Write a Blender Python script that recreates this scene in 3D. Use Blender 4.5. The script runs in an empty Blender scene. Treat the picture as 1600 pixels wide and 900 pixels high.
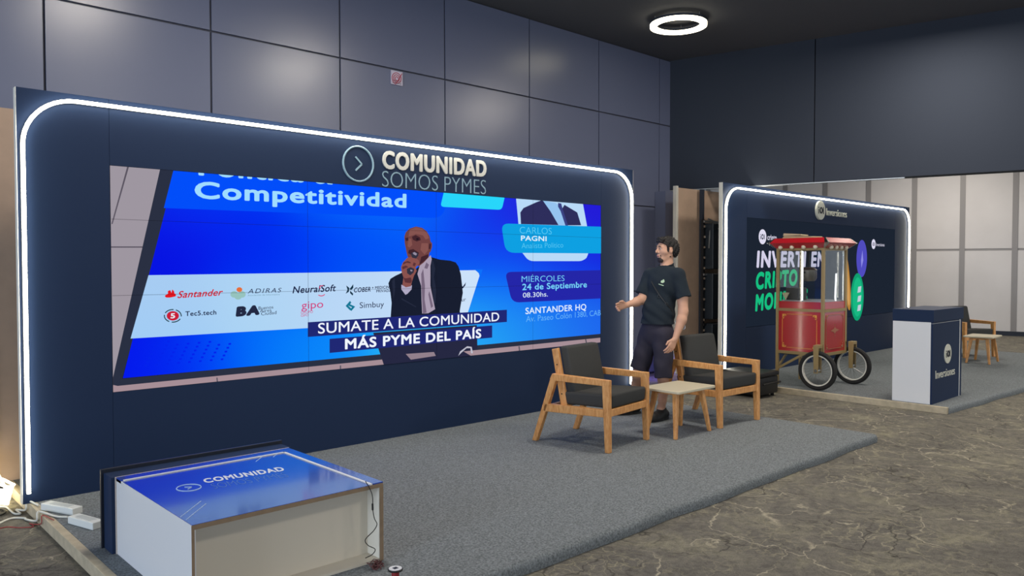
import bpy, bmesh, math, random
import numpy as np
from mathutils import Vector, Matrix
random.seed(7); np.random.seed(7)
SC = bpy.context.scene
COL = SC.collection

# ------------------------------------------------------------------ camera, world, lights, exposure
F = 1219.0; EYE = 1.55
_p = math.atan(34 / F); _t = math.atan(1300 / math.hypot(F, 34))
_v = np.array([math.cos(_t), math.sin(_t), 0.0]); RGT = np.array([math.sin(_t), -math.cos(_t), 0.0])
FWD = _v * math.cos(_p) + np.array([0, 0, -math.sin(_p)]); UP = np.cross(RGT, FWD)
EYEP = np.array([0, 0, EYE])
cam_data = bpy.data.cameras.new('camera'); cam = bpy.data.objects.new('camera', cam_data); COL.objects.link(cam)
cam_data.sensor_width = 36; cam_data.lens = 36 * F / 1600; cam_data.clip_end = 200
cam.matrix_world = Matrix(((RGT[0], UP[0], -FWD[0], 0), (RGT[1], UP[1], -FWD[1], 0), (RGT[2], UP[2], -FWD[2], EYE), (0, 0, 0, 1)))
SC.camera = cam
SC.view_settings.view_transform = 'Standard'; SC.view_settings.look = 'None'
SC.view_settings.exposure = 0.0; SC.view_settings.gamma = 1.0; SC.view_settings.use_curve_mapping = False

def s2l(c): return tuple(((v / 255) / 12.92 if v / 255 <= 0.04045 else ((v / 255 + 0.055) / 1.055) ** 2.4) for v in c)
WORLD_COLOR = (0.84, 0.92, 1.0); WORLD_STRENGTH = 0.90
world = bpy.data.worlds.new('world'); SC.world = world; world.use_nodes = True
world.node_tree.nodes['Background'].inputs[0].default_value = (*WORLD_COLOR, 1)
world.node_tree.nodes['Background'].inputs[1].default_value = WORLD_STRENGTH
def area_light(name, loc, power, size, color, rot=(0, 0, 0), shape='DISK', size_y=None, spread=None):
    d = bpy.data.lights.new(name, 'AREA'); d.energy = power; d.size = size; d.shape = shape; d.color = color
    if size_y: d.size_y = size_y
    if spread: d.spread = spread
    o = bpy.data.objects.new(name, d); COL.objects.link(o); o.location = loc; o.rotation_euler = rot
    return o
WARM = (1.0, 0.91, 0.79)
# ceiling ring lamps of the hall that hang outside the frame
for i, (lx, ly, lp) in enumerate([(5.35, 3.4, 62), (2.4, 4.2, 50), (9.2, 3.0, 60), (8.2, -1.2, 75), (4.0, -1.5, 60), (14.0, 1.0, 90), (13.2, -2.5, 60), (17.2, 5.6, 110)]):
    area_light('ceiling_lamp_light', (lx, ly, 4.4), lp * 1.25, 0.7, WARM)
# cool area light added on the left, in place of an unseen source
area_light('entrance_daylight', (-8.6, 1.5, 2.0), 900, 7.0, (0.74, 0.85, 1.0), (0, math.radians(-90), 0), 'RECTANGLE', size_y=3.2)
# blue light leaking from the back of the led wall behind the first booth
area_light('screen_back_light', (8.72, 6.52, 0.35), 2.2, 0.2, (0.16, 0.10, 1.0), (0, 0, 0))

# ------------------------------------------------------------------ pixel measuring (photo 1600x900)
def ray(x, y):
    d = FWD * F + RGT * (x - 800) - UP * (y - 450); return d / np.linalg.norm(d)
def atz(x, y, h):
    d = ray(x, y); return EYEP + d * ((h - EYE) / d[2])
def aty(x, y, yy):
    d = ray(x, y); return EYEP + d * (yy / d[1])
def atdepth(x, y, dep):
    d = ray(x, y); return EYEP + d * (dep / (d @ FWD))

# ------------------------------------------------------------------ materials
MATS = {}
def mat(name, rgb, rough=0.6, metal=0.0, spec=0.5, var=0.0, vscale=30.0, bump=0.0, bscale=200.0, coat=0.0, stretch=None):
    if name in MATS: return MATS[name]
    m = bpy.data.materials.new(name); m.use_nodes = True; nt = m.node_tree; b = nt.nodes['Principled BSDF']
    c = s2l(rgb); b.inputs['Base Color'].default_value = (*c, 1); b.inputs['Roughness'].default_value = rough
    b.inputs['Metallic'].default_value = metal; b.inputs['Specular IOR Level'].default_value = spec
    b.inputs['Coat Weight'].default_value = coat; b.inputs['Coat Roughness'].default_value = 0.08
    if var or bump:
        tc = nt.nodes.new('ShaderNodeTexCoord'); mp = nt.nodes.new('ShaderNodeMapping')
        nt.links.new(tc.outputs['Object'], mp.inputs[0])
        if stretch: mp.inputs['Scale'].default_value = stretch
    if var:
        n = nt.nodes.new('ShaderNodeTexNoise'); n.inputs['Scale'].default_value = vscale; n.inputs['Detail'].default_value = 5
        nt.links.new(mp.outputs[0], n.inputs['Vector'])
        r = nt.nodes.new('ShaderNodeValToRGB'); r.color_ramp.elements[0].position = 0.3; r.color_ramp.elements[1].position = 0.7
        r.color_ramp.elements[0].color = (*[v * (1 - var) for v in c], 1); r.color_ramp.elements[1].color = (*[min(1, v * (1 + var)) for v in c], 1)
        nt.links.new(n.outputs['Fac'], r.inputs[0]); nt.links.new(r.outputs[0], b.inputs['Base Color'])
    if bump:
        n2 = nt.nodes.new('ShaderNodeTexNoise'); n2.inputs['Scale'].default_value = bscale; n2.inputs['Detail'].default_value = 3
        nt.links.new(mp.outputs[0], n2.inputs['Vector'])
        bp = nt.nodes.new('ShaderNodeBump'); bp.inputs['Strength'].default_value = bump; bp.inputs['Distance'].default_value = 0.01
        nt.links.new(n2.outputs['Fac'], bp.inputs['Height']); nt.links.new(bp.outputs[0], b.inputs['Normal'])
    MATS[name] = m; return m
def emit(name, rgb, strength=1.0, sample=True, lin=None):
    if name in MATS: return MATS[name]
    m = bpy.data.materials.new(name); m.use_nodes = True; nt = m.node_tree; nt.nodes.clear()
    e = nt.nodes.new('ShaderNodeEmission'); o = nt.nodes.new('ShaderNodeOutputMaterial')
    e.inputs[0].default_value = (*(lin or s2l(rgb)), 1); e.inputs[1].default_value = strength
    nt.links.new(e.outputs[0], o.inputs[0])
    if not sample: m.cycles.emission_sampling = 'NONE'
    MATS[name] = m; return m
def picture_material(name):   # what the display itself shows, one colour per vertex, given off as light
    m = bpy.data.materials.new(name); m.use_nodes = True; nt = m.node_tree; nt.nodes.clear()
    a = nt.nodes.new('ShaderNodeVertexColor'); a.layer_name = 'picture'
    e = nt.nodes.new('ShaderNodeEmission'); o = nt.nodes.new('ShaderNodeOutputMaterial')
    nt.links.new(a.outputs[0], e.inputs[0]); nt.links.new(e.outputs[0], o.inputs[0]); MATS[name] = m; return m

def wood(name, c1, c2, scale=6.0):
    m = bpy.data.materials.new(name); m.use_nodes = True; nt = m.node_tree; b = nt.nodes['Principled BSDF']
    tc = nt.nodes.new('ShaderNodeTexCoord'); mp = nt.nodes.new('ShaderNodeMapping'); mp.inputs['Scale'].default_value = (9, 9, 2.2)
    n = nt.nodes.new('ShaderNodeTexNoise'); n.inputs['Scale'].default_value = scale; n.inputs['Detail'].default_value = 6; n.inputs['Distortion'].default_value = 0.8
    r = nt.nodes.new('ShaderNodeValToRGB'); r.color_ramp.elements[0].position = 0.32; r.color_ramp.elements[1].position = 0.68
    r.color_ramp.elements[0].color = (*s2l(c1), 1); r.color_ramp.elements[1].color = (*s2l(c2), 1)
    nt.links.new(tc.outputs['Object'], mp.inputs[0]); nt.links.new(mp.outputs[0], n.inputs['Vector']); nt.links.new(n.outputs['Fac'], r.inputs[0])
    nt.links.new(r.outputs[0], b.inputs['Base Color']); b.inputs['Roughness'].default_value = 0.45
    MATS[name] = m; return m

M_NAVY = mat('navy_laminate', (29, 46, 76), 0.62, spec=0.2)
M_EDGE = mat('white_board_edge', (225, 222, 212), 0.6)
M_MDF = mat('raw_board', (196, 168, 146), 0.75, var=0.06, vscale=8)
M_MDFE = mat('raw_board_edge', (146, 124, 100), 0.8, var=0.12, vscale=20)
M_LED = emit('led_neon', (255, 250, 232), 18)
M_CARPET = mat('grey_event_carpet', (122, 128, 132), 0.95, spec=0.1, var=0.42, vscale=95, bump=0.6, bscale=220)
M_WOODEDGE = mat('pine_edge', (184, 172, 148), 0.7, var=0.15, vscale=14)
M_OAK = wood('honey_oak', (196, 132, 72), (226, 170, 108))
M_SEAT = mat('charcoal_fabric', (66, 67, 67), 0.9, spec=0.15, var=0.12, vscale=220, bump=0.25, bscale=500)
M_CREAM = mat('cream_laminate', (206, 197, 172), 0.4)
M_WHITE = mat('white_laminate', (226, 228, 232), 0.35)
M_BLACK = mat('black_plastic', (24, 25, 28), 0.45)
M_RUBBER = mat('black_rubber', (26, 26, 26), 0.75)
M_CHROME = mat('chrome', (215, 215, 210), 0.18, metal=1.0)
M_ALU = mat('brushed_aluminium', (170, 172, 172), 0.4, metal=0.8)
M_GOLD = mat('gold_painted_wood', (156, 134, 90), 0.4, metal=0.1)
M_RED = mat('red_enamel', (176, 26, 38), 0.22, coat=0.6)
M_REDD = mat('dark_red_enamel', (120, 24, 34), 0.3, coat=0.3)
M_GILT = mat('gilt_paint', (232, 176, 72), 0.5)
M_SKIN = mat('skin', (206, 158, 132), 0.55, var=0.05, vscale=14)
M_HAIR = mat('dark_hair', (26, 22, 21), 0.6, bump=0.8, bscale=160)
M_SHIRT = mat('black_cotton', (38, 46, 54), 0.9, spec=0.15, bump=0.15, bscale=90)
M_SHORTS = mat('charcoal_violet_cotton', (56, 54, 66), 0.9, spec=0.15, bump=0.15, bscale=90)
M_SHOE = mat('black_shoe', (24, 25, 27), 0.6)
M_LETTER = mat('silver_lettering', (206, 206, 200), 0.4)
M_PALEBLUE = mat('pale_blue_vinyl', (138, 170, 188), 0.45)
M_WALL = mat('grey_cladding', (110, 117, 144), 0.29, spec=0.75, bump=0.5, bscale=0.8)
M_JOINT = mat('dark_joint', (66, 68, 80), 0.8)
M_DARK = mat('dark_wall_paint', (52, 58, 70), 0.8, spec=0.2)
M_CEIL = mat('dark_ceiling_paint', (88, 90, 96), 0.85, spec=0.2)
M_PANEL = mat('pale_grey_partition', (206, 204, 206), 0.5, var=0.05, vscale=1.2)
M_STRIP = mat('grey_partition_strip', (142, 140, 142), 0.45)

# ------------------------------------------------------------------ mesh builder
class MB:
    def __init__(s): s.v = []; s.f = []; s.m = []; s.mi = 0
    def add(s, vs, fs):
        o = len(s.v); s.v += [tuple(float(c) for c in p) for p in vs]
        for f in fs: s.f.append(tuple(i + o for i in f)); s.m.append(s.mi)
        return s
    def box(s, x0, x1, y0, y1, z0, z1):
        return s.hexa([(x0, y0, z0), (x1, y0, z0), (x1, y1, z0), (x0, y1, z0)], [(x0, y0, z1), (x1, y0, z1), (x1, y1, z1), (x0, y1, z1)])
    def hexa(s, b, t):
        return s.add(list(b) + list(t), [(3, 2, 1, 0), (4, 5, 6, 7), (0, 1, 5, 4), (1, 2, 6, 5), (2, 3, 7, 6), (3, 0, 4, 7)])
    def leg(s, p, q, w, d, w2=None, d2=None):                  # tapered bar whose ends stay horizontal
        w2 = w2 or w; d2 = d2 or d
        def ring(c, w, d): return [(c[0] + i * w / 2, c[1] + j * d / 2, c[2]) for i, j in ((-1, -1), (1, -1), (1, 1), (-1, 1))]
        return s.hexa(ring(p, w, d), ring(q, w2, d2))
    def bar(s, p, q, w, d, up=(0, 0, 1), w2=None, d2=None):   # tapered rectangular bar from p to q
        p = Vector(p); q = Vector(q); a = (q - p).normalized(); u = Vector(up)
        if abs(a.dot(u)) > 0.95: u = Vector((0, 1, 0))
        sx = a.cross(u).normalized(); sy = sx.cross(a).normalized(); w2 = w2 or w; d2 = d2 or d
        def ring(c, w, d): return [c + sx * (i * w / 2) + sy * (j * d / 2) for i, j in ((-1, -1), (1, -1), (1, 1), (-1, 1))]
        return s.hexa(ring(p, w, d), ring(q, w2, d2))
    def prism(s, poly, off):                                  # closed polygon swept along off
        n = len(poly); off = Vector(off); P = [Vector(p) for p in poly]
        return s.add(P + [p + off for p in P], [tuple(range(n))[::-1], tuple(range(n, 2 * n))] + [(i, (i + 1) % n, n + (i + 1) % n, n + i) for i in range(n)])
    def tube(s, pts, r, n=10, closed=False, cap=True):
        P = [Vector(p) for p in pts]; m = len(P); rs = r if isinstance(r, (list, tuple)) else [r] * m
        vs = []; prev = None
        for i in range(m):
            if closed: t = P[(i + 1) % m] - P[i - 1]
            else: t = P[min(i + 1, m - 1)] - P[max(i - 1, 0)]
            t.normalize()
            if prev is None:
                u = Vector((0, 0, 1)) if abs(t.z) < 0.9 else Vector((1, 0, 0)); a = t.cross(u).normalized()
            else:
                a = (prev - t * prev.dot(t)).normalized()
            prev = a; b = t.cross(a)
            for k in range(n):
                g = 2 * math.pi * k / n; vs.append(P[i] + (a * math.cos(g) + b * math.sin(g)) * rs[i])
        fs = []
        for i in range(m if closed else m - 1):
            j = (i + 1) % m
            for k in range(n): fs.append((i * n + k, i * n + (k + 1) % n, j * n + (k + 1) % n, j * n + k))
        if cap and not closed: fs += [tuple(range(n))[::-1], tuple(range((m - 1) * n, m * n))]
        return s.add(vs, fs)
    def lathe(s, prof, c, axis='z', n=24, caps=True):
        c = Vector(c); vs = []
        for r, h in prof:
            for k in range(n):
                g = 2 * math.pi * k / n; x, y = r * math.cos(g), r * math.sin(g)
                vs.append(c + Vector({'z': (x, y, h), 'x': (h, x, y), 'y': (y, h, x)}[axis]))
        m = len(prof); fs = [(i * n + k, i * n + (k + 1) % n, (i + 1) * n + (k + 1) % n, (i + 1) * n + k) for i in range(m - 1) for k in range(n)]
        if caps: fs += [tuple(range(n))[::-1], tuple(range((m - 1) * n, m * n))]
        return s.add(vs, fs)
    def ball(s, c, r, n=14):
        k = n // 2; return s.lathe([(max(1e-4, r * math.sin(math.pi * i / k)), -r * math.cos(math.pi * i / k)) for i in range(k + 1)], c, 'z', n)
    def build(s, name, m, parent=None, world=True, smooth=False, bevel=0.0, seg=2):
        off = Vector((0, 0, 0))
        if parent is not None and world: off = ORIGIN.get(parent.name, Vector((0, 0, 0)))
        me = bpy.data.meshes.new(name); me.from_pydata([tuple(Vector(v) - off) for v in s.v], [], s.f)
        for x in (m if isinstance(m, (list, tuple)) else [m]): me.materials.append(x)
        if isinstance(m, (list, tuple)): me.polygons.foreach_set('material_index', s.m)
        return finish(name, me, parent, smooth, bevel, seg)
ORIGIN = {}
def finish(name, me, parent=None, smooth=False, bevel=0.0, seg=2, fix=True):
    if fix or bevel:
        bm = bmesh.new(); bm.from_mesh(me)
        bmesh.ops.recalc_face_normals(bm, faces=bm.faces[:])
        if bevel:
            es = [e for e in bm.edges if len(e.link_faces) == 2 and e.calc_face_angle(0) > 0.5]
            bmesh.ops.bevel(bm, geom=es, offset=bevel, segments=seg, profile=0.5, affect='EDGES', clamp_overlap=True)
        bm.to_mesh(me); bm.free()
    if smooth:
        me.polygons.foreach_set('use_smooth', [True] * len(me.polygons))
        try: me.set_sharp_from_angle(angle=math.radians(38))
        except Exception: pass
    me.update()
    o = bpy.data.objects.new(name, me); COL.objects.link(o)
    if parent is not None:
        o.parent = parent
        ORIGIN[o.name] = ORIGIN.get(parent.name, Vector((0, 0, 0)))
    return o
def tag(o, label, cat, group=None, kind=None):
    o['label'] = label; o['category'] = cat
    if group: o['group'] = group
    if kind: o['kind'] = kind
    return o
def thing(name, label, cat, loc=(0, 0, 0), rz=0.0, group=None):
    o = bpy.data.objects.new(name, None); COL.objects.link(o); o.location = loc; o.rotation_euler = (0, 0, rz); o.empty_display_size = 0.1
    ORIGIN[o.name] = Vector(loc); return tag(o, label, cat, group)
def struct(o, label, cat): return tag(o, label, cat, kind='structure')
def copy_tree(o, parent=None):
    c = o.copy(); COL.objects.link(c)
    if parent is not None: c.parent = parent
    for ch in list(o.children): copy_tree(ch, c)
    return c

# lettering --------------------------------------------------------
def letters(text, bold=0.0, shear=0.0, extrude=0.0, spacing=1.0):
    cu = bpy.data.curves.new('lettering', 'FONT'); cu.body = text; cu.size = 1.0; cu.offset = bold; cu.shear = shear; cu.extrude = extrude
    cu.space_character = spacing; cu.resolution_u = 4; cu.fill_mode = 'BOTH'
    ob = bpy.data.objects.new('lettering', cu); COL.objects.link(ob); bpy.context.view_layer.update()
    me = bpy.data.meshes.new_from_object(ob); bpy.data.objects.remove(ob); bpy.data.curves.remove(cu)
    V = np.array([v.co[:] for v in me.vertices]); Fs = [tuple(p.vertices) for p in me.polygons]; bpy.data.meshes.remove(me)
    return V, Fs
def cap_height(bold): 
    V, _ = letters('H', bold); return V[:, 1].min(), V[:, 1].max()
def fit_text(mb, text, O, U, W, N, bold=0.0, shear=0.0, depth=0.0, spacing=None):
    """text with its baseline from O along U (full width) and the height of a capital along W; N is the outward normal"""
    spacing = spacing or 1.0 + max(0, bold) * 3.2
    V, Fs = letters(text, min(bold, 0.0), shear, extrude=0.5 if depth else 0.0, spacing=spacing)
    if bold > 0:                       # heavier strokes: the outline is swept round a small circle
        n = 6 if bold < .03 else 10; V0, F0 = V, Fs; V = np.concatenate([V0 * (1, 1, 1 + .004 * k) + (bold * math.cos(2 * math.pi * k / n), bold * math.sin(2 * math.pi * k / n), .0015 * k) for k in range(n)]); Fs = [tuple(i + k * len(V0) for i in f) for k in range(n) for f in F0]
    lo, hi = cap_height(min(bold, 0.0)); lo, hi = lo - max(bold, 0), hi + max(bold, 0); x0, x1 = V[:, 0].min(), V[:, 0].max()
    O, U, W, N = (np.array(a, float) for a in (O, U, W, N))
    P = [O + U * ((v[0] - x0) / (x1 - x0)) + W * ((v[1] - lo) / (hi - lo)) + N * ((v[2] + 0.5) * depth if depth else v[2] * .012) for v in V]
    mb.add(P, Fs); return mb

# ------------------------------------------------------------------ the hall
H = 0.07                      # platform height
BOOTH_Y = 5.585
def floor_material():
    m = bpy.data.materials.new('cracked_pattern_carpet'); m.use_nodes = True; nt = m.node_tree; b = nt.nodes['Principled BSDF']
    L = nt.links.new
    tc = nt.nodes.new('ShaderNodeTexCoord')
    def noise(scale, detail=5, rough=0.6, dist=0.0):
        n = nt.nodes.new('ShaderNodeTexNoise'); n.inputs['Scale'].default_value = scale; n.inputs['Detail'].default_value = detail
        n.inputs['Roughness'].default_value = rough; n.inputs['Distortion'].default_value = dist; L(tc.outputs['Object'], n.inputs['Vector']); return n
    def ramp(src, stops):
        r = nt.nodes.new('ShaderNodeValToRGB'); e = r.color_ramp.elements
        while len(e) < len(stops): e.new(0.5)
        for el, (p, c) in zip(e, stops): el.position = p; el.color = (*c, 1)
        L(src, r.inputs[0]); return r
    def mix(fac, a, bb, mode='MIX'):
        x = nt.nodes.new('ShaderNodeMix'); x.data_type = 'RGBA'; x.blend_type = mode
        if isinstance(fac, float): x.inputs[0].default_value = fac
        else: L(fac, x.inputs[0])
        L(a, x.inputs[6]); L(bb, x.inputs[7]); return x.outputs[2]
    big = noise(2.2, 8, 0.72, 0.8)
    base = ramp(big.outputs['Fac'], [(0.30, s2l((95, 93, 89))), (0.5, s2l((108, 105, 99))), (0.58, s2l((118, 115, 105))), (0.70, s2l((138, 135, 117)))])
    # veins: two crack nets whose cells are bent by noise, broken up by a mask
    warp = noise(2.2, 4, 0.6); vm = nt.nodes.new('ShaderNodeVectorMath'); vm.operation = 'MULTIPLY_ADD'
    vm.inputs[1].default_value = (0.55, 0.55, 0.0); L(warp.outputs['Color'], vm.inputs[0]); L(tc.outputs['Object'], vm.inputs[2])
    col = base.outputs[0]
    for sc, wd, seed, cc, amt in ((1.7, 0.012, 3.0, (166, 160, 142), (0.40, 0.50)), (4.6, 0.030, 2.1, (142, 138, 120), (0.42, 0.6)), (9.0, 0.05, 3.4, (134, 130, 114), (0.45, 0.6)), (3.0, 0.024, 2.7, (72, 70, 66), (0.46, 0.6))):
        vo = nt.nodes.new('ShaderNodeTexVoronoi'); vo.feature = 'DISTANCE_TO_EDGE'; vo.inputs['Scale'].default_value = sc; L(vm.outputs[0], vo.inputs['Vector'])
        line = ramp(vo.outputs['Distance'], [(0.0, (1, 1, 1)), (wd, (0, 0, 0))])
        msk = noise(seed * 0.7, 2); mk = ramp(msk.outputs['Fac'], [(amt[0], (0, 0, 0)), (amt[1], (1, 1, 1))])
        mm = nt.nodes.new('ShaderNodeMath'); mm.operation = 'MULTIPLY'; L(line.outputs[0], mm.inputs[0]); L(mk.outputs[0], mm.inputs[1])
        rg = nt.nodes.new('ShaderNodeRGB'); rg.outputs[0].default_value = (*s2l(cc), 1)
        col = mix(mm.outputs[0], col, rg.outputs[0])
    # flecks of a mottled pile
    mid = noise(14.0, 6, 0.75, 1.2); fl = ramp(mid.outputs['Fac'], [(0.36, (0.74, 0.74, 0.74)), (0.5, (1, 1, 1)), (0.66, (1.22, 1.21, 1.18))])
    col = mix(1.0, col, fl.outputs[0], 'MULTIPLY')
    fine = noise(140, 3); f2 = ramp(fine.outputs['Fac'], [(0.3, (0.78, 0.78, 0.78)), (0.7, (1.2, 1.2, 1.2))]); col = mix(1.0, col, f2.outputs[0], 'MULTIPLY')
    L(col, b.inputs['Base Color']); b.inputs['Roughness'].default_value = 0.9; b.inputs['Specular IOR Level'].default_value = 0.15
    bp = nt.nodes.new('ShaderNodeBump'); bp.inputs['Strength'].default_value = 0.3; bp.inputs['Distance'].default_value = 0.006; L(fine.outputs['Fac'], bp.inputs['Height']); L(bp.outputs[0], b.inputs['Normal'])
    return m
mb = MB(); mb.box(-9, 21.9, -8, 14.2, -0.1, 0.0)
struct(mb.build('floor', floor_material()), 'brown grey hall carpet with a pattern of pale cracks', 'floor')
CEIL = 4.55
mb = MB(); mb.box(-9, 21.9, -8, 14.2, CEIL, CEIL + 0.15)
struct(mb.build('ceiling', M_CEIL), 'dark painted ceiling above the booths', 'ceiling')

# left wall: grey cladding sheets with open joints
WY = 6.8
mb = MB(); mb.mi = 1; mb.box(-9, 9.66, WY + 0.02, WY + 0.2, 0.0, CEIL); mb.mi = 0
xs = [-3.55, -2.33, -1.05, 0.22, 1.50, 2.78, 4.06, 5.37, 6.67, 7.96, 9.30, 9.66]
zs = [0.02, 1.2, 2.40, 3.60, CEIL - 0.005]
g = 0.009
for i in range(len(xs) - 1):
    for j in range(len(zs) - 1):
        a, b_, c, d = [random.uniform(0, 0.006) for _ in range(4)]
        x0, x1, z0, z1 = xs[i] + g, xs[i + 1] - g, zs[j] + g, zs[j + 1] - g
        mb.hexa([(x0, WY + 0.03, z0), (x1, WY + 0.03, z0), (x1, WY + 0.03, z1), (x0, WY + 0.03, z1)], [(x0, WY + a, z0), (x1, WY + b_, z0), (x1, WY + c, z1), (x0, WY + d, z1)])
struct(mb.build('wall_left', [M_WALL, M_JOINT]), 'grey metal clad wall with dark joints behind the booths', 'wall')
# dark bulkhead crossing over the second booth
DIR = np.array([0.23, -0.973, 0.0]); NRM = np.array([0.973, 0.23, 0.0]); C0 = np.array([9.56, 6.8, 0.0])
mb = MB()
seams = [-0.15, 2.02, 5.3, 8.5, 12.5]
for i in range(len(seams) - 1):
    a, b_ = C0 + DIR * (seams[i] + 0.006), C0 + DIR * (seams[i + 1] - 0.006)
    mb.hexa([(*a[:2], 2.67), (*b_[:2], 2.67), (*(b_ + NRM * 0.25)[:2], 2.67), (*(a + NRM * 0.25)[:2], 2.67)],
            [(*a[:2], CEIL), (*b_[:2], CEIL), (*(b_ + NRM * 0.25)[:2], CEIL), (*(a + NRM * 0.25)[:2], CEIL)])
struct(mb.build('wall_bulkhead', M_DARK), 'dark bulkhead wall hanging above the second booth', 'wall')
a, b_ = C0 + DIR * -0.2 + NRM * 0.05, C0 + DIR * 3.1 + NRM * 0.05
mb = MB(); mb.bar((*a[:2], 2.66), (*b_[:2], 2.66), 0.06, 0.012); struct(mb.build('trim_2', M_ALU), 'thin metal trim under the dark bulkhead', 'trim')
# far partition of pale panels
Q0 = np.array([19.516, 6.948, 0.0])
mb = MB()
ks = [-7.0, -5.0, -3.97, -2.97, -2.0, -1.0, 0.0, 0.985, 2.0, 3.03, 4.06, 5.1, 6.1, 7.1, 8.1]
def far(k, z, off): p = Q0 + DIR * k + NRM * off; return (p[0], p[1], z)
for i in range(len(ks) - 1):
    mb.mi = 0
    for z0, z1 in ((0.1, 1.90), (1.95, 4.54)):
        k0, k1 = ks[i] + 0.055, ks[i + 1] - 0.055
        mb.hexa([far(k0, z0, 0), far(k1, z0, 0), far(k1, z0, .08), far(k0, z0, .08)], [far(k0, z1, 0), far(k1, z1, 0), far(k1, z1, .08), far(k0, z1, .08)])
    mb.mi = 1
    k0, k1 = ks[i] - 0.055, ks[i] + 0.055
    mb.hexa([far(k0, 0, -0.015), far(k1, 0, -0.015), far(k1, 0, .08), far(k0, 0, .08)], [far(k0, 4.54, -0.015), far(k1, 4.54, -0.015), far(k1, 4.54, .08), far(k0, 4.54, .08)])
mb.mi = 1
mb.hexa([far(-7, 1.90, .01), far(8, 1.90, .01), far(8, 1.90, .09), far(-7, 1.90, .09)], [far(-7, 1.95, .01), far(8, 1.95, .01), far(8, 1.95, .09), far(-7, 1.95, .09)])
struct(mb.build('wall_back', [M_PANEL, M_STRIP]), 'pale grey panelled partition at the far end of the hall', 'wall')
mb = MB(); mb.hexa([far(-7, 0, -.03), far(8, 0, -.03), far(8, 0, .0), far(-7, 0, .0)], [far(-7, .1, -.03), far(8, .1, -.03), far(8, .1, .0), far(-7, .1, .0)])
struct(mb.build('baseboard_back', M_DARK), 'dark skirting under the pale partition', 'baseboard')
mb = MB(); mb.box(9.20, 9.50, 6.62, 6.80, 0, 2.62); struct(mb.build('trim_1', M_WALL), 'grey boxed pilaster in the corner of the clad wall', 'trim')

# ------------------------------------------------------------------ platforms
def platform(name, label, x0, x1, y0, y1, wood_left, skew=0.0, front_wood=False):
    t = thing(name, label, 'platform', (x0, y0, 0))
    mb = MB(); s = skew * (x1 - x0)
    nx, b = 40, []
    # carpet wrapped over the deck: rounded front edge that is slightly wavy
    prof = lambda dy: [(0.0, 0.0), (-0.004, H * 0.5), (0.004, H - 0.014), (0.016, H - 0.003), (0.04, H)]
    rows = []
    for i in range(nx + 1):
        x = x0 + wood_left + (x1 - x0 - wood_left) * i / nx; yy = y0 + s * i / nx + 0.012 * math.sin(i * 0.9) * math.sin(i * 0.23)
        rows.append([(x, yy + a, z) for a, z in prof(0)] + [(x, y1, H), (x, y1, 0)])
    k = len(rows[0]); vs = [p for r in rows for p in r]
    fs = [(i * k + j, (i + 1) * k + j, (i + 1) * k + (j + 1) % k, i * k + (j + 1) % k) for i in range(nx) for j in range(k)]
    fs += [tuple(range(k)), tuple(range(nx * k, (nx + 1) * k))[::-1]]
    mb.add(vs, fs); mb.build('carpet', M_CARPET, t, smooth=True)
    if wood_left:
        mb = MB(); mb.box(x0, x0 + wood_left, y0 + 0.01, y1, 0.0, H); mb.build('wooden_edge', M_WOODEDGE, t, bevel=0.003)
    return t
P1 = platform('stage_platform', 'low stage under two armchairs covered in grey carpet', 1.105, 7.02, 2.785, 6.36, 0.045)
P2 = platform('stage_platform', 'low grey carpeted stage under the popcorn cart', 8.87, 15.45, 2.80, 6.36, 0.05, skew=-0.06)

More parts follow.
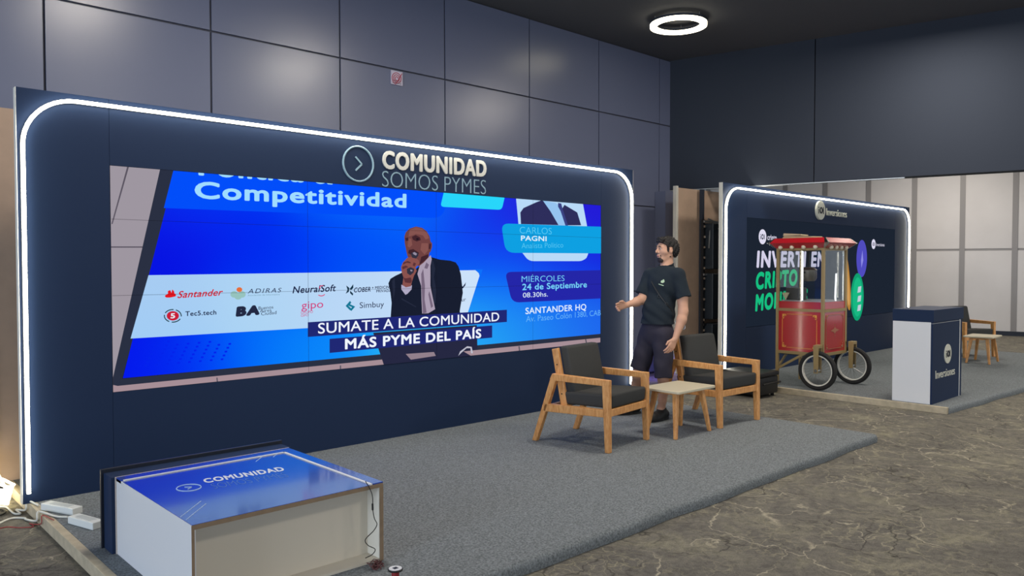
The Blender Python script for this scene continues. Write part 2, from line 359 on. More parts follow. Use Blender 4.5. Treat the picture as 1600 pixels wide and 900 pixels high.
# ------------------------------------------------------------------ booth backdrops
def round_path(x0, x1, z0, z1, ztop, r, y):
    pts = [(x0, y, z0)] + [(x0, y, z0 + (ztop - r - z0) * k / 12) for k in range(1, 13)]
    pts += [(x0 + r - r * math.cos(a), y, ztop - r + r * math.sin(a)) for a in np.linspace(0, math.pi / 2, 12)[1:]]
    pts += [(x0 + r + (x1 - x0 - 2 * r) * k / 16, y, ztop) for k in range(1, 17)]
    pts += [(x1 - r + r * math.sin(a), y, ztop - r + r * math.cos(a)) for a in np.linspace(0, math.pi / 2, 12)[1:]]
    pts += [(x1, y, ztop - r + (z1 - ztop + r) * k / 12) for k in range(1, 13)]
    return pts
def backdrop(label, x0, x1, sx0, sx1, led, y=BOOTH_Y, sz0=0.71, sz1=2.217, top=2.65):
    t = thing('booth_backdrop', label, 'booth wall', (x0, y, H))
    mb = MB(); e = 0.004
    for a, b_, c, d in ((x0, sx0, H, top), (sx1, x1, H, top)): mb.box(a + (0.004 if a == x0 else e / 2), b_ - (0.004 if b_ == x1 else e / 2), y, y + 0.05, c, d)
    mb.box(sx0, sx1, y, y + 0.05, sz1, top); mb.box(sx0, sx1, y, y + 0.05, H, sz0)
    mb.build('front_panel', M_NAVY, t)
    for a in (x0, x1 - 0.004):
        mb = MB(); mb.box(a, a + 0.004, y + 0.0005, y + 0.055, H, top); mb.build('edge_strip', M_EDGE, t)
    mb = MB(); mb.box(x0 - 0.05, x1, y + 0.69, y + 0.72, H, top - 0.02); mb.build('back_panel', M_MDF, t)
    mb = MB(); mb.box(x0 - 0.075, x0 - 0.052, y + 0.67, y + 0.725, H, top); mb.box(x0 - 0.046, x0 - 0.03, y + 0.67, y + 0.688, H, top); mb.build('edge_strip', M_EDGE, t)
    for k in range(4):
        xx = x0 + 0.45 + k * (x1 - x0 - 0.6) / 3
        mb = MB(); mb.box(xx, xx + 0.05, y + 0.60, y + 0.65, H, top - 0.02); mb.build('frame_post', M_DARK, t)
    lx0, lx1, lz0, lz1, lt = led
    mb = MB(); pts = round_path(lx0, lx1, lz0, lz1, lt, 0.30, y - 0.032)
    mb.tube(pts, 0.0115, 8); mb.build('led_tube', M_LED, t, smooth=True)
    mb = MB(); pts2 = round_path(lx0, lx1, lz0, lz1, lt, 0.30, y - 0.010)
    mb.tube(pts2, 0.012, 6); mb.build('led_channel', M_EDGE, t)
    return t
B1 = backdrop('navy booth wall edged by white neon, lettered COMUNIDAD SOMOS PYMES', 1.07, 7.14, 1.60, 6.577, (1.10, 7.085, 0.14, 0.20, 2.60))
B2 = backdrop('navy booth wall edged by white neon behind the popcorn cart, lettered Inversiones', 9.02, 15.44, 9.63, 14.76, (9.06, 15.37, 0.16, 0.16, 2.592))

UY = (0, -1, 0)
def on1(px, py, lift=0.0, y=BOOTH_Y): p = aty(px, py, y - lift); return p
def panel_text(mb, text, bl, br, tl, y, lift, bold=0.0, shear=0.0, depth=0.0, spacing=None):
    O, R, T = (aty(*q, y) for q in (bl, br, tl))
    off = np.array([0, -lift, 0]); return fit_text(mb, text, O + off, R - O, T - O, (0, -1, 0), bold, shear, depth, spacing)
mb = panel_text(MB(), 'COMUNIDAD', (597, 263.5), (759, 277), (597, 235), BOOTH_Y, 0.0, bold=0.035, depth=0.012)
mb.build('lettering', M_LETTER, B1)
mb = panel_text(MB(), 'SOMOS PYMES', (597, 291), (759, 303.5), (597, 267), BOOTH_Y, 0.0, bold=-0.018, depth=0.004)
mb.build('lettering', M_PALEBLUE, B1)
def ring_pts(cx, cz, r, y, n=40): return [(cx + r * math.cos(2 * math.pi * i / n), y, cz + r * math.sin(2 * math.pi * i / n)) for i in range(n)]
mb = MB(); mb.tube(ring_pts(3.497, 2.394, 0.143, BOOTH_Y - 0.004), 0.0085, 6, closed=True)
mb.bar((3.47, BOOTH_Y - 0.004, 2.45), (3.53, BOOTH_Y - 0.004, 2.394), 0.008, 0.013); mb.bar((3.53, BOOTH_Y - 0.004, 2.394), (3.47, BOOTH_Y - 0.004, 2.338), 0.008, 0.013)
mb.build('arrow_emblem', M_PALEBLUE, B1)
M_IOL = mat('warm_white_acrylic', (222, 222, 208), 0.4)
def iol_badge(t, cx, cz, r, y, dep, white, dark, name='round_badge'):
    mb = MB(); mb.lathe([(r, -dep), (r, 0)], (cx, y, cz), 'y', 32); d = mb.build(name, white, t)
    mb = MB(); yy = y - dep
    mb.box(cx - r * 0.62, cx - r * 0.48, yy - .003, yy, cz - r * .36, cz + r * .12); mb.box(cx - r * 0.62, cx - r * 0.48, yy - .003, yy, cz + r * .22, cz + r * .36)
    mb.tube(ring_pts(cx, cz, r * .27, yy, 24), r * 0.09, 6, closed=True); mb.box(cx + r * 0.46, cx + r * 0.60, yy - .003, yy, cz - r * .36, cz + r * .36)
    mb.build('badge_mark', dark, d)
M_INK = mat('navy_ink', (30, 36, 50), 0.6)
iol_badge(B2, 11.77, 2.415, 0.146, BOOTH_Y, 0.03, M_IOL, M_INK)
mb = panel_text(MB(), 'Inversiones', (1290.8, 336.3), (1322.5, 340), (1290.8, 325.3), BOOTH_Y, 0.0, bold=0.0, depth=0.01); mb.build('lettering', M_IOL, B2)

# ------------------------------------------------------------------ the big led screen and its picture
def clip_mesh(o, planes):
    bm = bmesh.new(); bm.from_mesh(o.data)
    for co, no in planes: bmesh.ops.bisect_plane(bm, geom=bm.verts[:] + bm.edges[:] + bm.faces[:], plane_co=co, plane_no=no, clear_outer=True)
    bm.to_mesh(o.data); bm.free()
SX0, SX1, SZ0, SZ1 = 1.602, 6.575, 0.712, 2.215
S1 = thing('led_screen', 'large led video wall in the first booth showing a speaker with microphone on blue', 'screen', (SX0, BOOTH_Y, H))
mb = MB(); mb.box(SX0, SX1, BOOTH_Y + 0.004, BOOTH_Y + 0.12, SZ0, SZ1); mb.build('cabinet', M_BLACK, S1)
LAY = [0.0]
def layer(): LAY[0] += 0.00022; return LAY[0]
def flat(px_poly, lift, y0=BOOTH_Y): return [aty(x, y, y0 + 0.003 - lift) for x, y in px_poly]
def clip_to_screen(o, org):
    clip_mesh(o, [(Vector((0, 0, SZ1)) - org, (0, 0, 1)), (Vector((0, 0, SZ0)) - org, (0, 0, -1)), (Vector((SX0, 0, 0)) - org, (-1, 0, 0)), (Vector((SX1, 0, 0)) - org, (1, 0, 0))])
def rnd(poly, rads, n=6):     # rounds the corners of a pixel polygon
    out = []; m = len(poly)
    for i in range(m):
        p = np.array(poly[i], float); r = rads[i] if isinstance(rads, (list, tuple)) else rads
        if r <= 0: out.append(tuple(p)); continue
        a = np.array(poly[i - 1], float) - p; b = np.array(poly[(i + 1) % m], float) - p
        A = p + a / np.linalg.norm(a) * r; B = p + b / np.linalg.norm(b) * r
        for t in np.linspace(0, 1, n): out.append(tuple((1 - t) ** 2 * A + 2 * t * (1 - t) * p + t * t * B))
    return out
def shape(name, polys, rgb, parent=S1, strength=1.0, together=False):
    lf = layer(); m = emit('light_%d_%d_%d' % tuple(rgb), rgb, strength, sample=False)
    for group in ([polys] if together else [[p] for p in polys]):
        mb = MB()
        for p in group: mb.add(flat(p, lf), [tuple(range(len(p)))])
        o = mb.build(name, m, parent); bm = bmesh.new(); bm.from_mesh(o.data); bmesh.ops.triangulate(bm, faces=bm.faces[:]); bm.to_mesh(o.data); bm.free()
        clip_to_screen(o, ORIGIN[S1.name])
    return o
def words(name, items, rgb, parent=S1):
    lf = layer(); m = emit('light_%d_%d_%d' % tuple(rgb), rgb, 1.0, sample=False)
    for it in items:
        text, bl, br, tl = it[:4]; kw = it[4] if len(it) > 4 else {}; mb = MB()
        panel_text(mb, text, bl, br, tl, BOOTH_Y + 0.003 - lf, 0.0, **kw)
        o = mb.build(name, m, parent); clip_to_screen(o, ORIGIN[S1.name])
    return o
def picture(name, poly, samples, parent=S1, nx=48, ny=20, power=2.0):
    """gradient field of the picture: grid over a pixel quad, colours spread from sample points"""
    (a, b, c, d) = [np.array(p, float) for p in poly]; mb = MB(); lf = layer(); vs = []; cols = []
    S = np.array([q[:2] for q in samples], float); K = np.array([s2l(q[2]) for q in samples])
    for j in range(ny + 1):
        for i in range(nx + 1):
            u, v = i / nx, j / ny; p = (a * (1 - u) + b * u) * (1 - v) + (d * (1 - u) + c * u) * v
            w = np.exp(-(((S - p) * np.array([1, 1.5])) ** 2).sum(1) / (2 * 62.0 ** 2)) + 1e-9; cols.append((w[:, None] * K).sum(0) / w.sum()); vs.append(aty(p[0], p[1], BOOTH_Y + 0.003 - lf))
    fs = [(j * (nx + 1) + i, j * (nx + 1) + i + 1, (j + 1) * (nx + 1) + i + 1, (j + 1) * (nx + 1) + i) for j in range(ny) for i in range(nx)]
    off = ORIGIN[S1.name]; me = bpy.data.meshes.new(name); me.from_pydata([tuple(Vector(v) - off) for v in vs], [], fs)
    at = me.color_attributes.new('picture', 'FLOAT_COLOR', 'POINT'); at.data.foreach_set('color', np.c_[np.array(cols), np.ones(len(cols))].ravel())
    me.materials.append(MATS.get('picture_light') or picture_material('picture_light'))
    o = finish(name, me, parent, fix=False); clip_to_screen(o, off); return o
# grey surroundings shown in the picture
shape('wall_picture', [[(168, 250), (285, 262), (180, 602), (168, 620)]], (158, 150, 160))
shape('floor_picture', [[(168, 604), (190, 597), (945, 523), (945, 540), (168, 619)]], (166, 142, 150))
shape('joint_picture', [[(199, 259), (202, 259), (176, 350), (174, 350)], [(173, 385), (236, 385), (236, 387), (173, 387)], [(338, 590), (340, 590), (341, 600), (339, 600)], [(531, 571), (533, 571), (533, 582), (531, 582)], [(810, 541), (812, 541), (813, 550), (811, 550)], [(914, 530), (916, 530), (918, 539), (916, 539)]], (92, 86, 98))
shape('bezel_picture', [[(252, 256), (280, 258), (191, 592), (945, 520), (945, 527), (184, 603), (174, 601)]], (42, 48, 66))
BLUE = [(300, 345, (12, 20, 228)), (240, 420, (6, 18, 226)), (420, 380, (0, 34, 236)), (540, 370, (0, 66, 248)), (640, 330, (6, 104, 252)), (760, 345, (16, 44, 232)), (760, 400, (8, 74, 246)), (560, 420, (0, 90, 250)), (440, 420, (0, 50, 242)),
        (860, 335, (40, 24, 214)), (930, 360, (36, 22, 212)), (780, 460, (14, 120, 250)), (770, 520, (36, 166, 246)), (690, 540, (40, 190, 240)), (860, 415, (14, 60, 240)), (930, 410, (14, 40, 226)), (880, 500, (26, 110, 242)), (930, 515, (34, 96, 236)), (820, 520, (34, 140, 244)),
        (230, 540, (6, 16, 232)), (300, 560, (0, 54, 246)), (400, 545, (0, 104, 250)), (480, 560, (12, 140, 250)), (210, 580, (4, 20, 238)), (340, 300, (0, 60, 250)), (560, 300, (8, 110, 252))]
picture('background_picture', [(276, 258), (945, 300), (945, 521), (192, 591)], BLUE)
shape('title_band', [rnd([(272, 262), (706, 298), (690, 341), (256, 325)], [0, 0, 14, 0])], (2, 78, 250))
mbx = []
for i in range(8):
    for j in range(9):
        x = 226 + i * 17 + j * 3; y = 570 - j * 6 - i * 1.4
        mbx.append([(x, y), (x + 4, y - .4), (x + 4, y + 2.4), (x, y + 2.8)])
shape('dot_pattern', [q for q in mbx if q[0][1] < 585 - (q[0][0] - 190) * .1 and q[0][1] > 532], (4, 36, 236), together=True)['kind'] = 'stuff'
words('title_text', [('Competitividad', (304, 310), (635, 325), (304, 283), dict(bold=0.03)), ('Política &', (310, 274), (520, 288.5), (310, 247), dict(bold=0.03))], (160, 220, 255))
shape('cyan_tab', [rnd([(694, 298), (789, 306), (784, 328), (688, 323)], [0, 0, 6, 6])], (40, 214, 250))
# sponsor strip
picture('sponsor_strip', [(232, 430), (752, 422), (728, 498), (204, 529)], [(240, 470, (168, 204, 242)), (420, 470, (172, 212, 244)), (560, 470, (190, 218, 248)), (740, 460, (204, 226, 250)), (230, 520, (160, 205, 246)), (500, 440, (182, 212, 244))])
shape('strip_corner', [[(741, 421), (754, 421), (750, 434), (748, 427), (745, 424)]], (14, 112, 250))
RED, INK, TEAL = (206, 34, 56), (28, 38, 74), (20, 120, 150)
words('sponsor_text', [('Santander', (277, 466), (348, 461.5), (278, 455), dict(bold=0.02, shear=0.25))], RED)
shape('sponsor_mark', [rnd([(257, 462), (264, 458), (275, 459), (275, 463), (266, 465), (259, 465)], 2), rnd([(263, 461), (262, 455), (266, 453), (268, 458), (269, 452), (272, 455), (273, 461)], 1.2)], (226, 22, 32))
words('sponsor_text', [('ADIRAS', (387, 458.5), (440, 456.5), (387, 451.5), dict(shear=0.25, spacing=1.25)), ('Tec5.tech', (289.5, 494), (338, 491.5), (289.5, 486.5), dict(bold=0.02)), ('NeuralSoft', (457, 458.5), (525, 455), (457, 447.5), dict(bold=0.02, shear=0.2)), ('COBER', (553, 457), (579, 455.5), (553, 449.5), dict(bold=0.025, shear=0.2)), ('+ MEDICINA', (581, 452), (612, 450.5), (581, 447.5), dict(bold=0.02)), ('PRIVADA', (588, 457), (612, 456), (588, 453), dict(bold=0.02)), ('Simbuy', (562, 481.5), (600, 479.5), (562, 472.5)), ('ur', (721, 471), (728, 470.5), (721, 465))], INK)
words('sponsor_text', [('Asociación de Informática', (387, 462.6), (437, 461), (387, 460.4))], (110, 150, 165))
shape('sponsor_mark', [[(372 + 6 * math.cos(t) + dx, 461 + 5.2 * math.sin(t) + dy) for t in np.linspace(0, 6.28, 14)[:-1]] for dx, dy in ((-6, -1), (0, 2), (6, -1))], (150, 195, 190))
shape('sponsor_mark', [[(374 + 4.6 * math.cos(t), 452.5 + 3.8 * math.sin(t)) for t in np.linspace(0, 6.28, 14)[:-1]]], (226, 112, 60))
def arc(cx, cy, rx, ry, t0, t1, w, n=12): 
    T = np.linspace(t0, t1, n); return [(cx + rx * math.cos(t), cy + ry * math.sin(t)) for t in T] + [(cx + (rx - w) * math.cos(t), cy + (ry - w) * math.sin(t)) for t in T[::-1]]
shape('sponsor_mark', [arc(270, 493.5, 14, 10.6, a, b, 1.6) for a, b in ((-1.2, 0.1), (0.5, 1.7), (2.0, 3.3), (3.6, 4.8))], (30, 60, 66))
shape('sponsor_mark', [[(270 + 9.6 * math.cos(t), 493.5 + 7.4 * math.sin(t)) for t in np.linspace(0, 6.28, 20)[:-1]]], (200, 30, 56))
words('sponsor_text', [('5', (266.4, 497.6), (273.6, 497.2), (266.4, 489.6), dict(bold=0.03))], (230, 235, 245))
words('sponsor_text', [('BA', (368, 495.2), (405.5, 492), (370, 479), dict(bold=0.085))], (34, 40, 66))
words('sponsor_text', [('Buenos', (404, 484), (427, 482), (404, 479)), ('Aires', (406, 488.2), (424, 486.6), (406, 483.6)), ('Ciudad', (408, 492.8), (432, 490.6), (408, 487.6))], (34, 40, 66))
words('sponsor_text', [('gipo', (471, 483), (505, 480.5), (471, 471), dict(bold=0.0)), ('GRUPO', (470, 490.6), (489, 489), (470, 486.4)), ('GIPO', (470, 495), (482, 494), (470, 491.4))], (206, 50, 120))
shape('sponsor_mark', [arc(502, 459, 6, 4, 0.2, 2.6, 1.4), arc(503, 449, 4.2, 3.2, 2.2, 5.3, 1.3)], (214, 60, 110))
shape('sponsor_mark', [[(541, 446), (546, 450), (545, 456), (540, 459), (543, 453)], [(546, 452), (552, 444), (552, 450), (549, 453)], [(547, 454), (552, 459), (551, 462), (547, 458)]], (22, 52, 72))
shape('sponsor_mark', [[(540, 478), (547, 470), (549, 473), (544.5, 478), (550, 483), (547, 485)], [(546, 475), (555, 479), (549, 486), (547, 484), (550, 480), (545, 478)]], TEAL)
shape('sponsor_mark', [[(720, 443), (723, 448), (728, 441), (727, 446), (723, 451), (719, 446)]], INK)
# speaker card on the right of the picture
shape('portrait_card', [rnd([(806, 306), (910, 314), (917, 352), (920, 398), (912, 408), (826, 408), (814, 392)], [0, 0, 0, 8, 8, 8, 0])], (184, 218, 248))
shape('portrait_suit', [[(814, 350), (813, 332), (818, 325), (838, 316), (846, 313), (866, 321), (880, 352)], [(882, 320), (892, 326), (902, 332), (908, 352), (884, 352), (876, 330)]], (46, 46, 92))
shape('portrait_shirt', [[(848, 313), (868, 317), (876, 322), (888, 354), (874, 354), (860, 330)]], (150, 196, 240))
shape('portrait_tie', [[(872, 317), (877, 318), (879, 326), (888, 354), (884, 354), (876, 330), (872, 323)]], (58, 66, 130))
shape('name_band', [rnd([(783, 349), (945, 354.5), (945, 396), (790, 395)], [12, 0, 0, 14])], (14, 160, 226))
words('name_text', [('CARLOS', (812, 364.5), (862, 366), (812, 354.5), dict(bold=-0.012)), ('Analista Político', (815, 388), (880, 386.5), (815, 380), dict(bold=-0.012))], (90, 205, 245))
words('name_text', [('PAGNI', (814, 376), (854, 377), (814, 368), dict(bold=0.02))], (222, 242, 255))
shape('date_band', [rnd([(789, 425), (945, 422), (945, 466), (800, 473)], [10, 0, 0, 12])], (36, 38, 168))
words('date_text', [('MIÉRCOLES', (815, 440.5), (882, 439), (815, 431.5), dict(bold=-0.008)), ('24 de Septiembre', (816, 453.5), (917, 449), (816, 443.5), dict(bold=0.02))], (120, 212, 255))
words('date_text', [('08.30hs.', (817, 465), (856, 463), (817, 457.5)), ('SANTANDER HQ', (821, 491), (916, 484), (821, 481), dict(bold=0.015))], (224, 240, 255))
words('address_text', [('Av. Paseo Colón 1380, CABA', (822, 503), (945, 492), (822, 494), dict(bold=-0.006))], (104, 184, 250))
# the speaker in the video
def q7(pts): return [(570 + x / 3.747, 340 + y / 3.747) for x, y in pts]
shape('table_picture', [[(583, 520), (745, 508), (746, 545), (724, 549), (736, 556), (704, 561), (600, 571)]], (38, 40, 66))
shape('table_picture', [[(634, 553), (678, 550), (681, 556), (642, 562)]], (146, 128, 140))
shape('table_picture', [[(716, 556), (719, 549), (730, 541), (737, 542), (739, 552), (736, 552), (735, 544), (729, 544), (721, 551)]], (190, 190, 205))
shape('video_jacket', [q7([(150, 600), (157, 500), (150, 440), (138, 385), (150, 358), (180, 340), (218, 322), (245, 318), (300, 300), (345, 262), (392, 232), (440, 246), (500, 252), (532, 262), (548, 285), (562, 330), (570, 400), (574, 440), (562, 510), (556, 548), (566, 600)])], (24, 30, 48))
shape('video_jacket_fold', [q7([(390, 260), (400, 250), (412, 300), (404, 350), (418, 420), (414, 500), (404, 500), (396, 420)]), q7([(215, 470), (300, 520), (300, 526), (215, 480)]), q7([(160, 372), (175, 352), (178, 420), (168, 480)])], (36, 42, 62))
shape('video_shirt', [q7([(322, 280), (386, 220), (392, 244), (384, 282), (384, 400), (398, 470), (412, 536), (372, 560), (336, 562), (332, 480), (330, 400), (308, 330)])], (172, 158, 178))
shape('video_shirt_fold', [q7([(330, 330), (342, 300), (352, 400), (350, 480), (362, 556), (340, 562), (334, 440)]), q7([(360, 262), (376, 276), (366, 300), (348, 296)]), q7([(378, 430), (400, 520), (388, 530), (372, 450)])], (118, 102, 124))
shape('video_cuff', [q7([(214, 392), (232, 402), (276, 396), (274, 420), (250, 446), (238, 452), (214, 420)])], (176, 170, 196))
shape('video_face', [q7([(232, 110), (240, 86), (262, 64), (300, 52), (336, 60), (362, 80), (380, 110), (385, 140), (394, 150), (394, 172), (386, 198), (378, 206), (374, 232), (346, 262), (318, 284), (290, 280), (262, 250), (250, 226), (244, 202), (240, 180), (234, 150)])], (112, 66, 66))
shape('video_face_light', [q7([(262, 72), (300, 56), (336, 66), (366, 92), (376, 120), (356, 128), (340, 104), (300, 96), (256, 112)]), q7([(332, 150), (370, 150), (372, 190), (350, 216), (326, 190)]), q7([(256, 122), (272, 124), (278, 160), (262, 176), (250, 168)])], (134, 84, 80))
shape('video_face_dark', [q7([(276, 112), (298, 102), (324, 116), (328, 132), (304, 140), (282, 130)]), q7([(236, 120), (254, 116), (256, 134), (240, 138)]), q7([(258, 190), (284, 184), (318, 206), (308, 226), (268, 216), (254, 208)]), q7([(378, 150), (388, 156), (384, 184), (374, 184)]), q7([(330, 230), (372, 214), (372, 234), (340, 262), (320, 276)])], (66, 36, 44))
shape('video_eye', [q7([(300, 122), (312, 120), (318, 128), (304, 132)])], (30, 18, 30))
shape('video_hand', [q7([(212, 290), (222, 264), (248, 236), (282, 226), (316, 250), (320, 268), (298, 292), (304, 312), (288, 340), (276, 376), (270, 402), (240, 408), (220, 394), (226, 350), (216, 320)])], (138, 82, 78))
shape('video_hand_dark', [q7([(226, 262), (252, 254), (270, 262), (268, 268), (244, 264), (224, 276)]), q7([(218, 288), (240, 280), (256, 290), (242, 294), (222, 304)]), q7([(226, 350), (240, 356), (270, 350), (276, 372), (268, 384), (236, 380)]), q7([(286, 262), (300, 268), (292, 286), (280, 280)])], (92, 50, 56))
shape('video_microphone', [q7([(270, 210), (290, 198), (312, 208), (314, 222), (300, 240), (276, 234)]), q7([(246, 300), (268, 290), (290, 300), (286, 322), (266, 338), (248, 326)])], (52, 50, 66))
shape('video_microphone_glint', [q7([(280, 206), (292, 202), (306, 212), (300, 222), (286, 216)]), q7([(268, 304), (280, 308), (276, 316), (266, 312)])], (150, 140, 160))
# subtitles
shape('caption_bar', [[(481, 503.5), (792, 484), (792, 503), (481, 526.5)], [(515, 529.5), (769, 508.5), (769, 527.5), (515, 551.5)]], (32, 40, 116))
words('caption_text', [('SUMATE A LA COMUNIDAD', (497, 521.5), (780, 501.5), (497, 505), dict(bold=0.008)), ('MÁS PYME DEL PAÍS', (539, 546), (752, 528), (539, 529.5), dict(bold=0.03))], (240, 246, 255))
# hairline joints between the led modules
mb = MB(); lf = layer(); yy = BOOTH_Y + 0.003 - lf
for xx in (3.03, 4.30, 5.52): mb.add([(xx - .0025, yy, SZ0), (xx + .0025, yy, SZ0), (xx + .0025, yy, SZ1), (xx - .0025, yy, SZ1)], [(0, 1, 2, 3)])
for zz in (1.355, 1.862): mb.add([(SX0, yy, zz - .0022), (SX1, yy, zz - .0022), (SX1, yy, zz + .0022), (SX0, yy, zz + .0022)], [(0, 1, 2, 3)])
jm = bpy.data.materials.new('module_gap'); jm.use_nodes = True; nt = jm.node_tree; nt.nodes.clear()
jt, je, jx, jo = (nt.nodes.new('ShaderNode' + k) for k in ('BsdfTransparent', 'BsdfDiffuse', 'MixShader', 'OutputMaterial')); je.inputs[0].default_value = (.01, .01, .02, 1); jx.inputs[0].default_value = .45
nt.links.new(jt.outputs[0], jx.inputs[1]); nt.links.new(je.outputs[0], jx.inputs[2]); nt.links.new(jx.outputs[0], jo.inputs[0])
mb.build('module_joint', jm, S1)

# second screen
T0, T1, U0, U1 = 9.632, 14.758, 0.715, 2.215
S2 = thing('led_screen', 'dark led screen behind the popcorn cart reading INVERTI EN CRIPTO MONEDAS', 'screen', (T0, BOOTH_Y, H))
mb = MB(); mb.box(T0, T1, BOOTH_Y + 0.004, BOOTH_Y + 0.12, U0, U1); mb.build('cabinet', M_BLACK, S2)
mb = MB(); mb.add([(T0, BOOTH_Y + .003, U0), (T1, BOOTH_Y + .003, U0), (T1, BOOTH_Y + .003, U1), (T0, BOOTH_Y + .003, U1)], [(0, 1, 2, 3)])
mb.build('background_picture', emit('dim_navy_picture', (28, 36, 49), 1.0, sample=False), S2)
def s2shape(name, pts_world_list, rgb, z=0.0):
    mb = MB(); lf = layer()
    for p in pts_world_list: mb.add([(x, BOOTH_Y + 0.003 - lf, zz) for x, zz in p], [tuple(range(len(p)))])
    return mb.build(name, emit('light_%d_%d_%d' % tuple(rgb), rgb, 1.0, sample=False), S2)
def disc(cx, cz, rx, rz, n=32, tilt=0.0):
    return [(cx + rx * math.cos(t) * math.cos(tilt) - rz * math.sin(t) * math.sin(tilt), cz + rx * math.cos(t) * math.sin(tilt) + rz * math.sin(t) * math.cos(tilt)) for t in np.linspace(0, 2 * math.pi, n + 1)[:-1]]
def s2px(x, y): p = aty(x, y, BOOTH_Y); return p[0], p[2]
words2 = [('INVERTÍ EN', (1183, 418), (1283, 420), (1187, 392), dict(bold=0.035, shear=0.12)), ]
mb = panel_text(MB(), 'INVERTÍ EN', (1182, 418.5), (1290, 417), (1182, 391.5), BOOTH_Y + 0.001, 0.0, bold=0.045, shear=0.10); mb.build('headline_text', emit('light_212_208_232', (212, 208, 232), 1.0, sample=False), S2)
mb = panel_text(MB(), 'CRIPTO', (1181, 453), (1246, 446), (1181, 425.5), BOOTH_Y + 0.001, 0.0, bold=0.05, shear=0.10); panel_text(mb, 'MONEDAS', (1180, 487), (1262, 475), (1180, 460), BOOTH_Y + 0.001, 0.0, bold=0.05, shear=0.10)
mb.build('headline_text', emit('light_22_190_128', (22, 190, 128), 1.0, sample=False), S2)
def flat_badge(cx, cz, r):
    s2shape('badge_picture', [disc(cx, cz, r, r)], (222, 220, 240))
    s2shape('badge_mark', [[(cx - r * .6, cz - r * .34), (cx - r * .46, cz - r * .34), (cx - r * .46, cz + r * .1), (cx - r * .6, cz + r * .1)], [(cx - r * .6, cz + r * .2), (cx - r * .46, cz + r * .2), (cx - r * .46, cz + r * .34), (cx - r * .6, cz + r * .34)], [(cx + r * .46, cz - r * .34), (cx + r * .6, cz - r * .34), (cx + r * .6, cz + r * .34), (cx + r * .46, cz + r * .34)], disc(cx, cz, r * .34, r * .36)], (30, 36, 60))
    s2shape('badge_mark', [disc(cx, cz, r * .18, r * .2)], (222, 220, 240))
cx, cz = s2px(1190.5, 370); flat_badge(cx, cz, 0.105)
cx, cz = s2px(1364, 381.5); flat_badge(cx, cz, 0.085)
mb = panel_text(MB(), 'cripto', (1199, 375), (1213.5, 375.6), (1199, 366), BOOTH_Y + 0.001, 0.0, bold=0.02); panel_text(mb, 'Inversiones', (1369, 384.5), (1382, 385), (1369, 379.5), BOOTH_Y + 0.001, 0.0)
mb.build('badge_text', emit('light_222_220_240', (222, 220, 240), 1.0, sample=False), S2)
cx, cz = s2px(1345.5, 404); s2shape('coin_picture', [disc(cx, cz, 0.21, 0.315)], (80, 76, 190))
s2shape('coin_mark', [[(cx - .01, cz - .16), (cx + .06, cz - .03), (cx + .02, cz + .14), (cx - .03, cz - .03)]], (140, 138, 226))
cx, cz = s2px(1338.5, 464); s2shape('coin_picture', [disc(cx, cz, 0.255, 0.40)], (16, 158, 112))
s2shape('coin_rim', [disc(cx + .01, cz, 0.19, 0.33)], (24, 184, 130))
for k in range(3):
    a = cz + .12 - k * .155; s2shape('coin_mark', [[(cx + .0, a - .05), (cx + .13, a - .04), (cx + .15, a + .06), (cx + .03, a + .05)]], (190, 206, 216))
cx, cz = s2px(1322, 437); s2shape('coin_picture', [disc(cx, cz, 0.115, 0.52, tilt=0.22)], (176, 126, 58))
s2shape('coin_rim', [disc(cx, cz, 0.07, 0.44, tilt=0.22)], (206, 156, 92))

# ------------------------------------------------------------------ equipment between the booths
R = thing('equipment_rack', 'black equipment rack with silver clips in the gap left of the second booth', 'rack', (9.62, 5.95, H))
for x in (9.40, 9.86, 10.3):
    mb = MB(); mb.box(x, x + .04, 6.12, 6.16, H, 2.2); mb.build('upright', M_BLACK, R)
for z in (0.72, 1.42, 2.16):
    mb = MB(); mb.box(9.40, 10.34, 6.10, 6.13, z, z + .03); mb.build('crossbar', M_ALU if z > 1 else M_BLACK, R)
for i in range(3):
    mb = MB(); mb.box(9.46, 10.28, 6.0, 6.15, H + .04 + i * .7, H + .68 + i * .7); mb.build('case', mat('black_panel', (30, 38, 46), .5), R, bevel=.01)
for i in range(13):
    z = 0.35 + i * .145
    mb = MB(); mb.box(9.405, 9.435, 6.095, 6.118, z, z + .028); mb.build('clip', M_CHROME, R)
mb = MB(); mb.tube([(9.45, 6.08, 2.21), (9.8, 5.9, 2.05), (10.1, 5.78, 1.98)], .012, 6); mb.tube([(9.45, 6.06, 1.80), (9.47, 6.06, 2.1), (9.8, 5.9, 2.03)], .010, 6); mb.build('brace', M_ALU, R)
mb = MB(); mb.tube([(9.62, 5.97, 1.5), (9.63, 5.96, 1.1), (9.66, 5.95, .8), (9.74, 5.92, .5), (9.8, 5.9, H + .02)], .008, 6); mb.build('cable', M_RUBBER, R, smooth=True)

